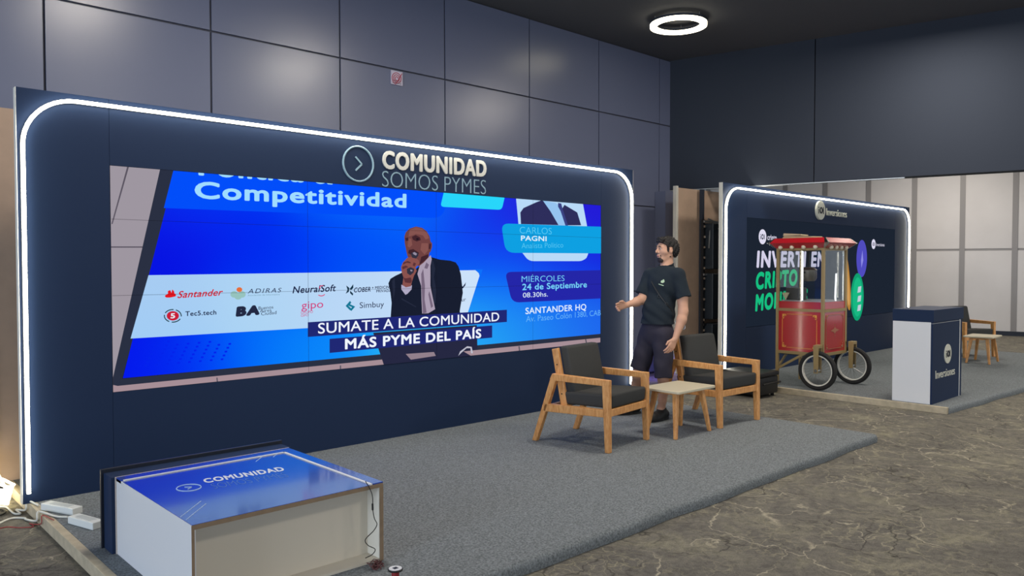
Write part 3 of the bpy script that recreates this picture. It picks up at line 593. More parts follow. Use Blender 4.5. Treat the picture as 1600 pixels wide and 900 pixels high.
# ------------------------------------------------------------------ no smoking style notice on the clad wall
c0, c1 = aty(610.5, 108, WY - .004), aty(628.5, 139, WY - .004)
N = thing('wall_notice', 'small white notice with a red spiral high on the clad wall', 'sign', (c0[0], WY - .004, c1[2]))
mb = MB(); mb.box(c0[0], c1[0] , WY - .012, WY - .002, c1[2] + .03, c0[2] - .01); mb.build('plate', mat('notice_white', (206, 200, 220), .5), N)
cx, cz = (c0[0] + c1[0]) / 2, c0[2] - .085
pts = [(cx + (.012 + .05 * t / 16) * math.cos(t), WY - .0125, cz + (.012 + .05 * t / 16) * math.sin(t)) for t in np.linspace(0, 17, 60)] + [(cx + .065, WY - .0125, cz + .06)]
mb = MB(); mb.tube(pts, .0042, 5); mb.build('spiral_mark', mat('notice_red', (176, 40, 74), .5), N)
mb = MB(); fit_text(mb, 'MATAFUEGO', (c0[0] + .02, WY - .0125, c1[2] + .062), (c1[0] - c0[0] - .04, 0, 0), (0, 0, .014), (0, -1, 0), .02); fit_text(mb, 'EMERGENCIA', (c0[0] + .014, WY - .0125, c1[2] + .04), (c1[0] - c0[0] - .03, 0, 0), (0, 0, .014), (0, -1, 0), .02)
mb.build('notice_text', M_INK, N)

# ------------------------------------------------------------------ ring lamp
RL = thing('ring_lamp', 'glowing white ring lamp hanging under the dark ceiling', 'lamp', (7.967, 5.557, 4.44))
def annulus(r0, r1, z0, z1, c, n=48):
    return MB().lathe([(r0, z0), (r1, z0), (r1, z1), (r0, z1), (r0, z0)], c, 'z', n, caps=False)
annulus(.262, .338, 4.44, 4.475, (7.967, 5.557, 0)).build('light_ring', emit('ring_glow', (255, 244, 214), 6.0), RL, smooth=True)
annulus(.255, .345, 4.475, 4.50, (7.967, 5.557, 0)).build('ring_housing', M_DARK, RL)
for k in range(3):
    a = 2 * math.pi * k / 3 + .5; mb = MB(); mb.tube([(7.967 + .3 * math.cos(a), 5.557 + .3 * math.sin(a), 4.49), (7.967 + .3 * math.cos(a), 5.557 + .3 * math.sin(a), CEIL)], .003, 5); mb.build('suspension_wire', M_ALU, RL)

# ------------------------------------------------------------------ armchairs
def armchair(label, ox, oy, rz):
    """built facing -Y with the outer left front foot at the origin; frame pieces are bars"""
    t = thing('armchair', label, 'armchair', (ox, oy, H), rz, group='wooden armchairs of the booths')
    W, th = 0.655, 0.044
    B = lambda: MB()
    kw = dict(world=False, bevel=0.005)
    for side, x in (('l', th / 2), ('r', W - th / 2)):
        B().leg((x, 0.028, 0.0), (x, 0.045, 0.535), th, 0.042, d2=0.064).build('front_leg', M_OAK, t, **kw)
        B().leg((x, 0.752, 0.0), (x, 0.558, 0.535), th, 0.046, d2=0.060).build('rear_leg', M_OAK, t, **kw)
        B().prism([(x - th / 2, 0.012, 0.530), (x - th / 2, 0.012, 0.578), (x - th / 2, 0.565, 0.588), (x - th / 2, 0.590, 0.540), (x - th / 2, 0.580, 0.528)], (th, 0, 0)).build('armrest', M_OAK, t, **kw)
        B().prism([(x - th / 2, 0.05, 0.280), (x - th / 2, 0.05, 0.340), (x - th / 2, 0.640, 0.330), (x - th / 2, 0.662, 0.262)], (th, 0, 0)).build('side_rail', M_OAK, t, **kw)
        xi = x + (th if side == 'l' else -th) * 0.92
        p = B().bar((xi, 0.470, 0.30), (xi, 0.572, 0.792), 0.062, 0.034, up=(1, 0, 0)).build('back_post', M_OAK, t, **kw)
        for zz in (0.42, 0.66):
            yy = 0.470 + (zz - .30) / .492 * .102
            xs_ = xi - .0185 if side == 'l' else xi + .0185
            B().lathe([(.006, -.002), (.006, .002)], (xs_, yy, zz), 'x', 10).build('bolt', M_RUBBER, p, world=False)
    B().box(0.03, W - 0.03, 0.020, 0.055, 0.282, 0.342).build('front_rail', M_OAK, t, **kw)
    B().box(0.05, W - 0.05, 0.585, 0.62, 0.275, 0.325).build('rear_rail', M_OAK, t, **kw)
    cu = MB().hexa([(0.052, 0.022, 0.345), (W - .052, 0.022, 0.345), (W - .052, 0.53, 0.335), (0.052, 0.53, 0.335)], [(0.05, 0.014, 0.462), (W - .05, 0.014, 0.462), (W - .05, 0.55, 0.435), (0.05, 0.55, 0.435)])
    cu.build('seat_cushion', M_SEAT, t, world=False, bevel=0.022, seg=4, smooth=True)
    cu = MB().hexa([(0.082, 0.385, 0.42), (W - .082, 0.385, 0.42), (W - .082, 0.470, 0.42), (0.082, 0.470, 0.42)], [(0.088, 0.470, 0.812), (W - .088, 0.470, 0.812), (W - .088, 0.552, 0.812), (0.088, 0.552, 0.812)])
    cu.build('back_cushion', M_SEAT, t, world=False, bevel=0.022, seg=4, smooth=True)
    return t
A1 = armchair('wooden armchair with charcoal cushions standing nearest, left of the small table', 4.745, 3.93, math.radians(8.0))
def place_copy(src, loc, rz, label):
    c = copy_tree(src); c.location = loc; c.rotation_euler = (0, 0, rz); c['label'] = label; return c
place_copy(A1, (6.215, 3.845, H), math.radians(-2.5), 'wooden armchair with charcoal cushions right of the small table beside the standing man')
place_copy(A1, (13.87, 4.135, H), math.radians(-25), 'wooden armchair with charcoal cushions far behind the white counter')

# ------------------------------------------------------------------ small tables
def side_table(label, cx, cy, w, d, zt, rz=0.0, foot=(0.26, 0.155)):
    t = thing('side_table', label, 'table', (cx, cy, H), rz, group='small tables of the booths')
    q = rnd([(-w / 2, -d / 2), (w / 2, -d / 2), (w / 2, d / 2), (-w / 2, d / 2)], 0.03)
    MB().prism([(x, y, zt - 0.022) for x, y in q], (0, 0, 0.022)).build('tabletop', M_CREAM, t, world=False, bevel=0.004)
    for sx in (-1, 1):
        for sy in (-1, 1):
            MB().leg((sx * foot[0], sy * foot[1], 0.0), (sx * (foot[0] - .07), sy * (foot[1] - .05), zt - 0.02), 0.030, 0.030, w2=0.046, d2=0.046).build('leg', M_OAK, t, world=False, bevel=0.006)
    MB().box(-w / 2 + .1, w / 2 - .1, -d / 2 + .08, d / 2 - .08, zt - .05, zt - .022).build('apron', M_OAK, t, world=False)
    return t
ST1 = side_table('small cream topped table with splayed wooden legs between the two near armchairs', 5.81, 4.03, 0.575, 0.41, 0.415)
st2 = place_copy(ST1, (13.50, 3.79, H), 0.05, 'small cream topped table with splayed wooden legs behind the white counter')

# ------------------------------------------------------------------ counter lying on its back in front
def lying_counter():
    X0, X1, Y0, Y1, Z1 = 1.238, 2.192, 3.285, 4.445, 0.468
    t = thing('promotional_counter', 'blue and white counter lying on its back at the front left, lettered COMUNIDAD', 'counter', (X0, Y0, H))
    YS = 4.285                                        # where the worktop slab begins
    th = 0.018
    mb = MB(); mb.box(X0, X0 + th, Y0, YS, H, Z1 - .006); mb.build('side_panel', M_WHITE, t, bevel=.001)
    mb = MB(); mb.box(X1 - th, X1, Y0, YS, H, Z1 - .006); mb.build('side_panel', M_MDFE, t)
    mb = MB(); mb.box(X0 + th, X1 - th, Y0 + .11, Y0 + .125, H, Z1 - .02); mb.build('inner_board', mat('inner_cream', (222, 213, 196), .6), t)
    mb = MB(); mb.box(X1 - th - .004, X1 - th, Y0 + .003, Y0 + .11, H + .004, Z1 - .02); mb.build('inner_side', mat('inner_white', (222, 218, 206), .5), t)
    mb = MB(); mb.box(X0 + th, X1 - th, Y0 + .004, YS, H, H + .012); mb.build('bottom_board', mat('inner_cream', (222, 213, 196), .6), t)
    mb = MB(); mb.box(X0 - .0005, X0 + .012, Y0 - .0015, Y0 + .0, H, Z1 - .006); mb.box(X0 + .012, X1, Y0 - .0015, Y0, Z1 - .026, Z1 - .006); mb.box(X1 - .02, X1 + .0005, Y0 - .0015, Y0, H, Z1 - .026); mb.build('raw_edge', M_MDFE, t)
    M_FACE = mat('blue_gloss_front', (34, 70, 168), 0.16, coat=0.6)  # the screen's blue reflection is put into this base colour
    # front panel: inner field, led channel along two sides, outer border
    ix, iy = X1 - .062, YS - .075
    mb = MB(); mb.box(X0 + .002, ix - .016, Y0, iy - .016, Z1 - .02, Z1 - .004); mb.build('front_panel', M_FACE, t)
    mb = MB(); mb.box(ix, X1, Y0, YS, Z1 - .02, Z1); mb.box(X0, ix, iy, YS, Z1 - .02, Z1); mb.build('front_border', M_FACE, t, bevel=.001)
    mb = MB(); mb.box(ix - .013, ix - .001, Y0, iy, Z1 - .018, Z1 + .001); mb.box(X0 + .01, ix - .001, iy - .013, iy - .001, Z1 - .018, Z1 + .001); mb.build('led_channel', mat('white_diffuser', (238, 238, 236), .4), t)
    # lettering on the front panel
    zt = Z1 - .0036
    def top(px, py): return atz(px, py, zt)
    mb = MB(); O, R_, T_ = top(321, 755), top(446.5, 735), top(315.5, 748.5); fit_text(mb, 'COMUNIDAD', O, R_ - O, T_ - O, (0, 0, 1), .04)
    mb.build('lettering', mat('white_vinyl', (232, 236, 242), .4), t)
    mb = MB(); O, R_, T_ = top(335, 763.5), top(452, 744.5), top(328, 756.5); fit_text(mb, 'SOMOS PYMES', O, R_ - O, T_ - O, (0, 0, 1), -.02)
    mb.build('lettering', mat('faint_blue_vinyl', (84, 124, 196), .4), t)
    c = top(295, 762); mb = MB(); mb.tube([(c[0] + .055 * math.cos(a), c[1] + .062 * math.sin(a), zt) for a in np.linspace(0, 2 * math.pi, 37)[:-1]], .0028, 5, closed=True)
    mb.bar((c[0] - .012, c[1] + .022, zt), (c[0] + .014, c[1], zt), .003, .005); mb.bar((c[0] + .014, c[1], zt), (c[0] - .012, c[1] - .022, zt), .003, .005); mb.build('arrow_emblem', mat('pale_vinyl', (176, 204, 238), .4), t)
    mb = MB()
    for a, b in (((282, 808), (314, 783)), ((291, 812), (322, 787)), ((400, 721), (422, 704)), ((424, 709.5), (431, 704)), ((427, 714), (437, 706))):
        mb.bar(top(*a), top(*b), .0035, .002)
    mb.build('corner_strokes', mat('pale_vinyl', (176, 204, 238), .4), t)
    # worktop slab at the far end
    mb = MB(); mb.box(X0 - .022, X1 + .02, YS + .012, Y1 - .02, H, Z1 - .002); mb.build('worktop', M_NAVY, t, bevel=.002)
    mb = MB(); mb.box(X0 - .004, X1 + .004, YS, YS + .012, H, Z1 - .001); mb.build('worktop_joint', mat('pale_joint', (196, 184, 176), .5), t)
    mb = MB(); mb.box(X0 - .035, X1 + .03, Y1 - .02, Y1, H, Z1 + .018); mb.build('worktop_lip', mat('black_navy', (22, 28, 42), .4), t, bevel=.002)
    # feed wire of the strip
    mb = MB(); pts = [(571, 752, -.004), (578, 764, -.01), (582, 776, -.01), (582.5, 796, -.01), (585, 810, -.01), (589, 819, -.01), (584, 829, -.01), (571, 843, -.01), (575, 852, -.01), (586, 858, -.01), (582, 866, -.01), (571, 872, -.012)]
    P = [aty(x, y, Y0 + d) for x, y, d in pts]; P = smooth_path(P, 6); mb.tube(P, .0022, 6); mb.build('feed_wire', M_RUBBER, t, smooth=True)
    a, b = aty(582, 787, Y0 - .01), aty(582.3, 797, Y0 - .01); mb = MB(); mb.tube([a, b], .005, 8); mb.build('wire_plug', M_BLACK, t)
    return t
def smooth_path(P, k=6):
    P = [np.array(p, float) for p in P]; P = [2 * P[0] - P[1]] + P + [2 * P[-1] - P[-2]]; out = []
    for i in range(1, len(P) - 2):
        for s in np.arange(k) / k:
            a, b, c, d = P[i - 1:i + 3]; out.append(.5 * (2 * b + (c - a) * s + (2 * a - 5 * b + 4 * c - d) * s * s + (3 * b - a - 3 * c + d) * s ** 3))
    return out + [P[-2]]
lying_counter()

# ------------------------------------------------------------------ standing counter of the second booth
def standing_counter():
    X0, X1, Y0, Y1 = 8.955, 9.875, 2.985, 3.395
    t = thing('promotional_counter', 'white and navy counter standing at the corner of the second stage, lettered Inversiones', 'counter', (X0, Y0, H))
    mb = MB(); mb.hexa([(X0, Y0 + .02, H), (X0 + .018, Y0 + .02, H), (X0 + .018, Y1, H), (X0, Y1, H)], [(X0 - .002, Y0 + .02, .95), (X0 + .018, Y0 + .02, .95), (X0 + .018, Y1, .95), (X0 - .002, Y1, .95)]); mb.build('side_panel', M_WHITE, t)
    mb = MB(); mb.box(X1 - .018, X1, Y0 + .02, Y1, H, .95); mb.build('side_panel', M_WHITE, t)
    mb = MB(); mb.box(X0, X1 - .075, Y0, Y0 + .02, H, .935); mb.build('front_panel', M_NAVY, t)
    mb = MB(); mb.box(X1 - .055, X1 + .005, Y0, Y0 + .02, H, .95); mb.build('front_border', M_NAVY, t)
    mb = MB(); mb.box(X0, X1 - .075, Y0 + .002, Y0 + .02, .937, .95); mb.build('front_border', M_NAVY, t)
    mb = MB(); mb.box(X1 - .073, X1 - .057, Y0 - .002, Y0 + .018, H, .945); mb.box(X0, X1 - .073, Y0 + .0, Y0 + .018, .9345, .9375); mb.build('led_channel', mat('white_diffuser', (238, 238, 236), .4), t)
    mb = MB(); mb.box(X0, X1, Y1 - .018, Y1, H, .95); mb.build('back_panel', M_NAVY, t)
    mb = MB(); mb.box(X0 - .005, X1 + .03, Y0 - .008, Y1 + .005, .95, 1.082); mb.build('worktop', M_NAVY, t, bevel=.003)
    iol_badge(t, 9.41, .583, .107, Y0, .008, M_IOL, M_INK)
    mb = panel_text(MB(), 'Inversiones', (1461.5, 592), (1491.5, 584.5), (1461.5, 579.5), Y0, 0.0, depth=.004); mb.build('lettering', M_IOL, t)
    return t
standing_counter()

# ------------------------------------------------------------------ popcorn cart
def popcorn_cart():
    X0, X1, Y0, Y1 = 9.10, 9.745, 4.25, 4.865
    t = thing('popcorn_cart', 'old style red and gold popcorn cart with glass case and two spoked wheels', 'popcorn cart', (X0, Y0, H))
    p = .036
    for x in (X0, X1 - p):
        mb = MB(); mb.box(x, x + p, Y1 - p, Y1, H, 1.79); mb.build('corner_post', M_GOLD, t, bevel=.003)
        mb = MB(); mb.box(x, x + p, Y0, Y0 + p, .47, 1.79); mb.build('corner_post', M_GOLD, t, bevel=.003)
    # body
    mb = MB(); mb.box(X0 + .01, X1 - .01, Y0 + .01, Y1 - .01, .50, 1.00); mb.build('body', M_RED, t)
    def rails(z0, z1, name='rail'):
        for a in ((X0 + p, X1 - p, Y0 + .004, Y0 + .03), (X0 + p, X1 - p, Y1 - .03, Y1 - .004), (X0 + .004, X0 + .03, Y0 + p, Y1 - p), (X1 - .03, X1 - .004, Y0 + p, Y1 - p)):
            mb = MB(); mb.box(*a, z0, z1); mb.build(name, M_GOLD, t)
    rails(.465, .502); rails(.995, 1.03); rails(1.745, 1.79)
    mb = MB(); mb.box(X0 + .012, X1 - .012, Y0 + .012, Y1 - .012, 1.03, 1.115); mb.build('tray', M_RED, t, bevel=.002)
    # gilt line work: corner scrolls and border on the two visible faces
    def scroll(mb, P, sx, sz):
        for k, (r, a0, a1, ox, oz) in enumerate(((.020, 0, 5.2, .018, .018), (.014, 1, 6, .046, .012), (.014, -1, 4, .012, .048))):
            mb.tube([P((ox + r * .6 * (1 - i / 16) * math.cos(a0 + (a1 - a0) * i / 10)) * sx, (oz + r * .6 * (1 - i / 16) * math.sin(a0 + (a1 - a0) * i / 10)) * sz) for i in range(11)], .0042, 5)
        mb.add([P(0.0, 0.0), P(.05 * sx, .0), P(.018 * sx, .018 * sz), P(0, .05 * sz)], [(0, 1, 2, 3)])
    def face(org, ax, w, mt, nm, orn):
        ax = np.array(ax, float); n_ = np.array(org[1]); o = np.array(org[0])
        P0 = lambda u, z: tuple(o + ax * u + np.array([0, 0, z]) + n_ * .0035)
        mb = MB(); a, b, c, d = .05, w - .05, .545, .958
        for (u0, z0, u1, z1) in ((a + .06, c, b - .06, c), (a + .06, d, b - .06, d), (a, c + .06, a, d - .06), (b, c + .06, b, d - .06)): mb.bar(P0(u0, z0), P0(u1, z1), .005, .005)
        for u, sx in ((a, 1), (b, -1)):
            for z, sz in ((c, 1), (d, -1)): scroll(mb, lambda du, dz, u=u, z=z: P0(u + du, z + dz), sx, sz)
        if orn:
            m_, zc = w / 2, .765
            mb.add([P0(m_ - .12, zc), P0(m_ - .03, zc - .02), P0(m_, zc - .045), P0(m_ + .03, zc - .02), P0(m_ + .12, zc), P0(m_ + .03, zc + .02), P0(m_, zc + .045), P0(m_ - .03, zc + .02)], [(0, 1, 2, 3, 4, 5, 6, 7)])
            mb.bar(P0(m_, zc - .06), P0(m_, zc - .075), .008, .008); mb.bar(P0(m_, zc + .06), P0(m_, zc + .075), .008, .008)
        mb.build(nm, mt, t)
    face(((X0 + .01, Y1 - p, 0), (-1, 0, 0)), (0, -1, 0), Y1 - Y0 - 2 * p, M_GILT, 'gilt_border', False)
    face(((X0 + p, Y0 + .01, 0), (0, -1, 0)), (1, 0, 0), X1 - X0 - 2 * p, mat('dull_gilt', (170, 110, 82), .5), 'gilt_border', True)  # same gilt with the shade of this darker side put into its colour
    # glass case
    gl = bpy.data.materials.new('clear_glass'); gl.use_nodes = True; nt = gl.node_tree; nt.nodes.clear()
    tr = nt.nodes.new('ShaderNodeBsdfTransparent'); gs = nt.nodes.new('ShaderNodeBsdfGlossy'); fr = nt.nodes.new('ShaderNodeLayerWeight'); pw = nt.nodes.new('ShaderNodeMath'); ma = nt.nodes.new('ShaderNodeMath'); mx = nt.nodes.new('ShaderNodeMixShader'); ou = nt.nodes.new('ShaderNodeOutputMaterial')
    tr.inputs[0].default_value = (.95, .96, .96, 1); gs.inputs['Roughness'].default_value = .02; fr.inputs[0].default_value = .5; pw.operation = 'POWER'; pw.inputs[1].default_value = 4.0; ma.operation = 'MULTIPLY_ADD'; ma.inputs[1].default_value = .6; ma.inputs[2].default_value = .02; nt.links.new(fr.outputs['Facing'], pw.inputs[0]); nt.links.new(pw.outputs[0], ma.inputs[0])
    nt.links.new(ma.outputs[0], mx.inputs[0]); nt.links.new(tr.outputs[0], mx.inputs[1]); nt.links.new(gs.outputs[0], mx.inputs[2]); nt.links.new(mx.outputs[0], ou.inputs[0])
    for a in ((X0 + .012, X0 + .016, Y0 + p, Y1 - p), (X1 - .016, X1 - .012, Y0 + p, Y1 - p), (X0 + p, X1 - p, Y0 + .012, Y0 + .016), (X0 + p, X1 - p, Y1 - .016, Y1 - .012)):
        mb = MB(); mb.box(*a, 1.115, 1.745); mb.build('glass_pane', gl, t)
    # chrome glazing bars and glowing tubes imitating the neon's reflection in glass
    mb = MB(); mb.box(X1 - .10, X1 - .088, Y0 + .006, Y0 + .02, 1.12, 1.745); mb.build('glazing_bar', M_CHROME, t)
    mb = MB(); mb.tube([(X0 + .06, Y0 + .30, 1.125), (X0 + .06, Y0 + .30, 1.735)], .011, 8); mb.build('light_tube', emit('tube_glow', (250, 252, 255), 1.6), t, smooth=True)
    mb = MB(); mb.tube([(X0 + .43, Y0 + .05, 1.12), (X0 + .43, Y0 + .055, 1.17), (X0 + .44, Y0 + .05, 1.46)], .011, 8); mb.build('light_tube', emit('tube_glow', (250, 252, 255), 1.6), t, smooth=True)
    # kettle on its arm, shelf and scoop
    kx, ky = X0 + .34, Y0 + .36
    mb = MB(); mb.lathe([(.005, 1.36), (.08, 1.365), (.10, 1.40), (.10, 1.50), (.104, 1.505), (.07, 1.53), (.005, 1.54)], (kx, ky, 0), 'z', 24); k = mb.build('kettle', mat('dull_steel', (120, 116, 108), .4, metal=.7), t, smooth=True)
    mb = MB(); mb.bar((kx - .14, ky, 1.47), (kx + .14, ky, 1.47), .02, .02); mb.bar((kx, ky, 1.53), (kx, ky, 1.745), .022, .022); mb.build('kettle_arm', M_BLACK, k)
    mb = MB(); mb.box(X0 + .05, X1 - .05, Y0 + .05, Y1 - .05, 1.115, 1.13); mb.build('pan', M_ALU, t)
    mb = MB(); mb.box(X0 + .13, X0 + .34, Y1 - .24, Y1 - .06, 1.13, 1.28); mb.build('drawer_box', mat('dark_steel', (74, 74, 74), .4, metal=.5), t, bevel=.01)
    # canopy: flared hexagonal section with chrome corner pieces
    e0, e1, zb, zm, zt2 = .008, .085, 1.772, 1.835, 1.895
    def ringq(e, z): return [(X0 - e, Y0 - e, z), (X1 + e, Y0 - e, z), (X1 + e, Y1 + e, z), (X0 - e, Y1 + e, z)]
    a, b, c = ringq(e0, zb), ringq(e1, zm), ringq(e0 + .012, zt2)
    mb = MB(); mb.add(a + b + c, [(3, 2, 1, 0), (8, 9, 10, 11)] + [(i, (i + 1) % 4, 4 + (i + 1) % 4, 4 + i) for i in range(4)] + [(4 + i, 4 + (i + 1) % 4, 8 + (i + 1) % 4, 8 + i) for i in range(4)])
    cn = mb.build('canopy', M_RED, t)
    for i in range(4):
        pt = [np.array(q[i]) for q in (a, b, c)]; nx_ = [np.array(q[(i + 1) % 4]) for q in (a, b, c)]; pv = [np.array(q[i - 1]) for q in (a, b, c)]
        w = .045; vs = []
        for o in (pv, pt, nx_):
            for j in range(3):
                dd = (o[j] - pt[j]); L_ = np.linalg.norm(dd); q = pt[j] + (dd / L_ * w * (1.0 if j == 1 else .35) if L_ > 0 else 0)
                cen = np.array([(X0 + X1) / 2, (Y0 + Y1) / 2, q[2]]); vs.append(q + (q - cen) / np.linalg.norm(q - cen) * .004)
        mb = MB(); mb.add(vs, [(0, 3, 4, 1), (1, 4, 5, 2), (3, 6, 7, 4), (4, 7, 8, 5)]); o = mb.build('corner_cap', M_CHROME, cn)
        md = o.modifiers.new('s', 'SOLIDIFY'); md.thickness = .004
    # fascia and bulbs
    bulb = mat('frosted_bulb', (226, 214, 190), .3)
    for i in range(4):
        y = Y1 - .07 - i * (Y1 - Y0 - .13) / 3.25
        mb = MB(); mb.ball((X0 - .026, y, 1.784), .027); mb.build('bulb', bulb, t, smooth=True)
    for i in range(4):
        x = X0 + .13 + i * .135
        mb = MB(); mb.ball((x, Y0 - .026, 1.780), .027); mb.build('bulb', bulb, t, smooth=True)
    # running gear
    for (cx, cy, sgn) in ((9.00, 4.27, -1), (9.80, 4.20, 1)):
        R_ = .236; zc = H + R_ + .0
        tilt = 0
        w = MB(); prof = [(R_ - .052, -.014), (R_ - .046, -.022), (R_ - .02, -.028), (R_ - .004, -.018), (R_, 0), (R_ - .004, .018), (R_ - .02, .028), (R_ - .046, .022), (R_ - .052, .014), (R_ - .052, -.014)]
        w.lathe(prof, (cx, cy, zc), 'x', 48, caps=False); wo = w.build('wheel', M_RUBBER, t, smooth=True)
        mb = MB(); mb.lathe([(R_ - .064, -.015), (R_ - .050, -.018), (R_ - .050, .018), (R_ - .064, .015), (R_ - .064, -.015)], (cx, cy, zc), 'x', 48, caps=False); mb.build('rim', mat('white_rim', (222, 220, 210), .35), wo, smooth=True)
        mb = MB()
        for k in range(24):
            g = 2 * math.pi * k / 24 + .05; hx = .02 * (1 if k % 2 else -1)
            mb.tube([(cx + hx, cy + .02 * math.cos(g + .6), zc + .02 * math.sin(g + .6)), (cx, cy + (R_ - .06) * math.cos(g), zc + (R_ - .06) * math.sin(g))], .0016, 4)
        mb.build('spokes', mat('steel_spoke', (140, 140, 138), .3, metal=.9), wo)
        mb = MB(); mb.lathe([(.016, -.045), (.022, -.04), (.022, .04), (.016, .045)], (cx, cy, zc), 'x', 16); mb.build('hub', M_CHROME, wo, smooth=True)
        mb = MB()
        for dx in (-.045, .045): mb.hexa([(cx + dx - .006, cy - .024, zc - .03), (cx + dx + .006, cy - .024, zc - .03), (cx + dx + .006, cy + .024, zc - .03), (cx + dx - .006, cy + .024, zc - .03)], [(cx + dx - .006, cy - .034, .60), (cx + dx + .006, cy - .034, .60), (cx + dx + .006, cy + .034, .60), (cx + dx - .006, cy + .034, .60)])
        mb.box(cx - .05, cx + .05, cy - .034, cy + .034, .575, .61); f = mb.build('fork', M_GOLD, t, bevel=.002)
        xa, xb = (cx + .05, X0 + .03) if sgn < 0 else (X1 - .03, cx - .05)
        mb = MB(); mb.box(min(xa, xb), max(xa, xb) , max(cy - .025, Y0 + .012), cy + .05, .575, .61); mb.build('bracket', M_GOLD, t)
        mb = MB(); mb.lathe([(.02, 0), (.02, .008), (.012, .014)], (cx + sgn * .052, cy, zc), 'x', 14); mb.build('axle_nut', M_CHROME, f)
    # legs and braces at the left end
    mb = MB(); mb.bar((X0 + .02, Y1 - .02, .27), (X0 + .02, Y0 + .26, .47), .028, .028); mb.build('brace', M_GOLD, t)
    mb = MB(); mb.bar((X0 + .03, Y1 - .02, .29), (X0 + .30, Y1 - .02, .47), .024, .024); mb.build('brace', M_GOLD, t)
    mb = MB(); mb.box(X0 + .05, X1 - .05, Y0 + .05, Y1 - .05, .45, .47); mb.build('underside', M_BLACK, t)
    return t
popcorn_cart()
# flattened carton lying on the canopy
t = thing('folded_carton', 'folded brown carton scraps lying on top of the red cart roof', 'carton', (9.3, 4.5, 1.897))
mb = MB(); mb.hexa([(9.14, 4.42, 1.897), (9.36, 4.38, 1.897), (9.40, 4.80, 1.897), (9.16, 4.82, 1.897)], [(9.15, 4.44, 1.915), (9.35, 4.40, 1.918), (9.39, 4.79, 1.925), (9.17, 4.80, 1.93)]); mb.build('flap', mat('carton_brown', (160, 140, 112), .8), t)
mb = MB(); mb.hexa([(9.16, 4.58, 1.931), (9.30, 4.55, 1.926), (9.34, 4.80, 1.931), (9.18, 4.82, 1.931)], [(9.16, 4.58, 1.945), (9.30, 4.55, 1.938), (9.33, 4.79, 1.958), (9.18, 4.81, 1.962)]); mb.build('flap', mat('carton_pale', (196, 178, 146), .8), t)
# paper cone standing in the glass case
cn = MB(); cn.lathe([(.004, 1.131), (.045, 1.22)], (9.178, 4.775, 0), 'z', 18); o = cn.build('paper_cone', mat('cone_paper', (216, 208, 170), .7)); tag(o, 'pale paper cone standing inside the glass case of the cart', 'paper cone')

# ------------------------------------------------------------------ suitcase behind the second chair
t = thing('equipment_case', 'black hard case standing on the floor behind the right armchair', 'case', (8.35, 4.72, 0))
a, b = 8.40, 8.82
CX = [(8.33, 5.02), (8.80, 4.70)]
mb = MB(); mb.box(8.30, 8.72, 4.62, 5.15, .035, .245); mb.build('body', M_BLACK, t, bevel=.02, smooth=True)
mb = MB(); mb.box(8.29, 8.73, 4.61, 5.16, .245, .30); mb.build('lid', M_BLACK, t, bevel=.018, smooth=True)
for y in (4.70, 4.90, 5.06):
    mb = MB(); mb.box(8.27, 8.292, y, y + .05, .20, .275); mb.build('latch', mat('dark_latch', (46, 46, 48), .5), t, bevel=.004)
mb = MB(); mb.tube(smooth_path([(8.31, 4.59, .17), (8.42, 4.56, .18), (8.60, 4.56, .18), (8.71, 4.59, .17)], 5), .011, 8); mb.build('handle', M_RUBBER, t, smooth=True)
for x in (8.34, 8.66):
    for y in (4.66, 5.08):
        mb = MB(); mb.box(x, x + .03, y, y + .03, 0, .04); mb.build('foot', M_RUBBER, t)

# ------------------------------------------------------------------ led drivers, cables, wire spool at the front left
def driver(label, p0, p1, w, h=.042):
    p0 = Vector(p0); p1 = Vector(p1); d = (p1 - p0).normalized(); n = Vector((-d.y, d.x, 0)); L = (p1 - p0).length
    rz = math.atan2(d.y, d.x); t = thing('led_driver', label, 'power supply', (p0.x, p0.y, H), rz, group='white led power supplies')
    ORIGIN[t.name] = Vector((0, 0, 0))
    mb = MB(); mb.box(0, L, -w / 2, w / 2, 0, h); mb.build('case', mat('white_driver', (222, 226, 224), .5), t, world=False, bevel=.004)
    mb = MB(); mb.box(L * .2, L * .8, -w * .3, w * .3, h, h + .0012); mb.build('rating_label', mat('pale_label', (196, 202, 202), .5), t, world=False)
    mb = MB(); mb.lathe([(.008, -.02), (.008, .0)], (0, 0, h / 2), 'x', 10); mb.build('cable_gland', M_EDGE, t, world=False)
    return t
driver('white led power supply on the carpet nearest the neon booth wall', (1.157, 5.395, 0), (1.268, 5.14, 0), .068)
driver('white led power supply on the carpet beside the lying blue counter', (1.213, 5.005, 0), (1.283, 4.775, 0), .07)
def cable(name, label, pts, r, m, group=None):
    mb = MB(); mb.tube(smooth_path(pts, 8), r, 7); o = mb.build(name, m, smooth=True); return tag(o, label, 'cable', group)
def gz(x, y, h=0.006): p = atz(x, y, h); return (p[0], p[1], p[2])
WCAB = mat('white_cable', (214, 214, 206), .5)
def hz(p): # height of the ground under a world point: the stage or the hall floor
    return H + .012 if p[0] > 1.105 and p[1] > 2.79 else .007
def route(pix, r):
    out = []
    for x, y in pix:
        p = atz(x, y, H + .012); p = (p[0], p[1], H + .003 + r)
        if p[0] < 1.105: q = atz(x, y, r); p = (min(q[0], 1.07 - r), q[1], r + .002)
        if out and (out[-1][0] > 1.10) != (p[0] > 1.10):
            ym = (out[-1][1] + p[1]) / 2; e = [(1.112, ym, H + r + .004), (1.103 - r * 1.6, ym, H + r), (1.098 - r * 1.6, ym, H * .45)]
            out += e if out[-1][0] > 1.10 else e[::-1]
        out.append(p)
    return out
cable('power_cable', 'white cable running left from the power supply beside the neon tube', route([(60.5, 789), (52, 792), (42, 799), (32, 803), (23, 803), (16, 798), (9, 793), (-10, 792)], .006), .006, WCAB)
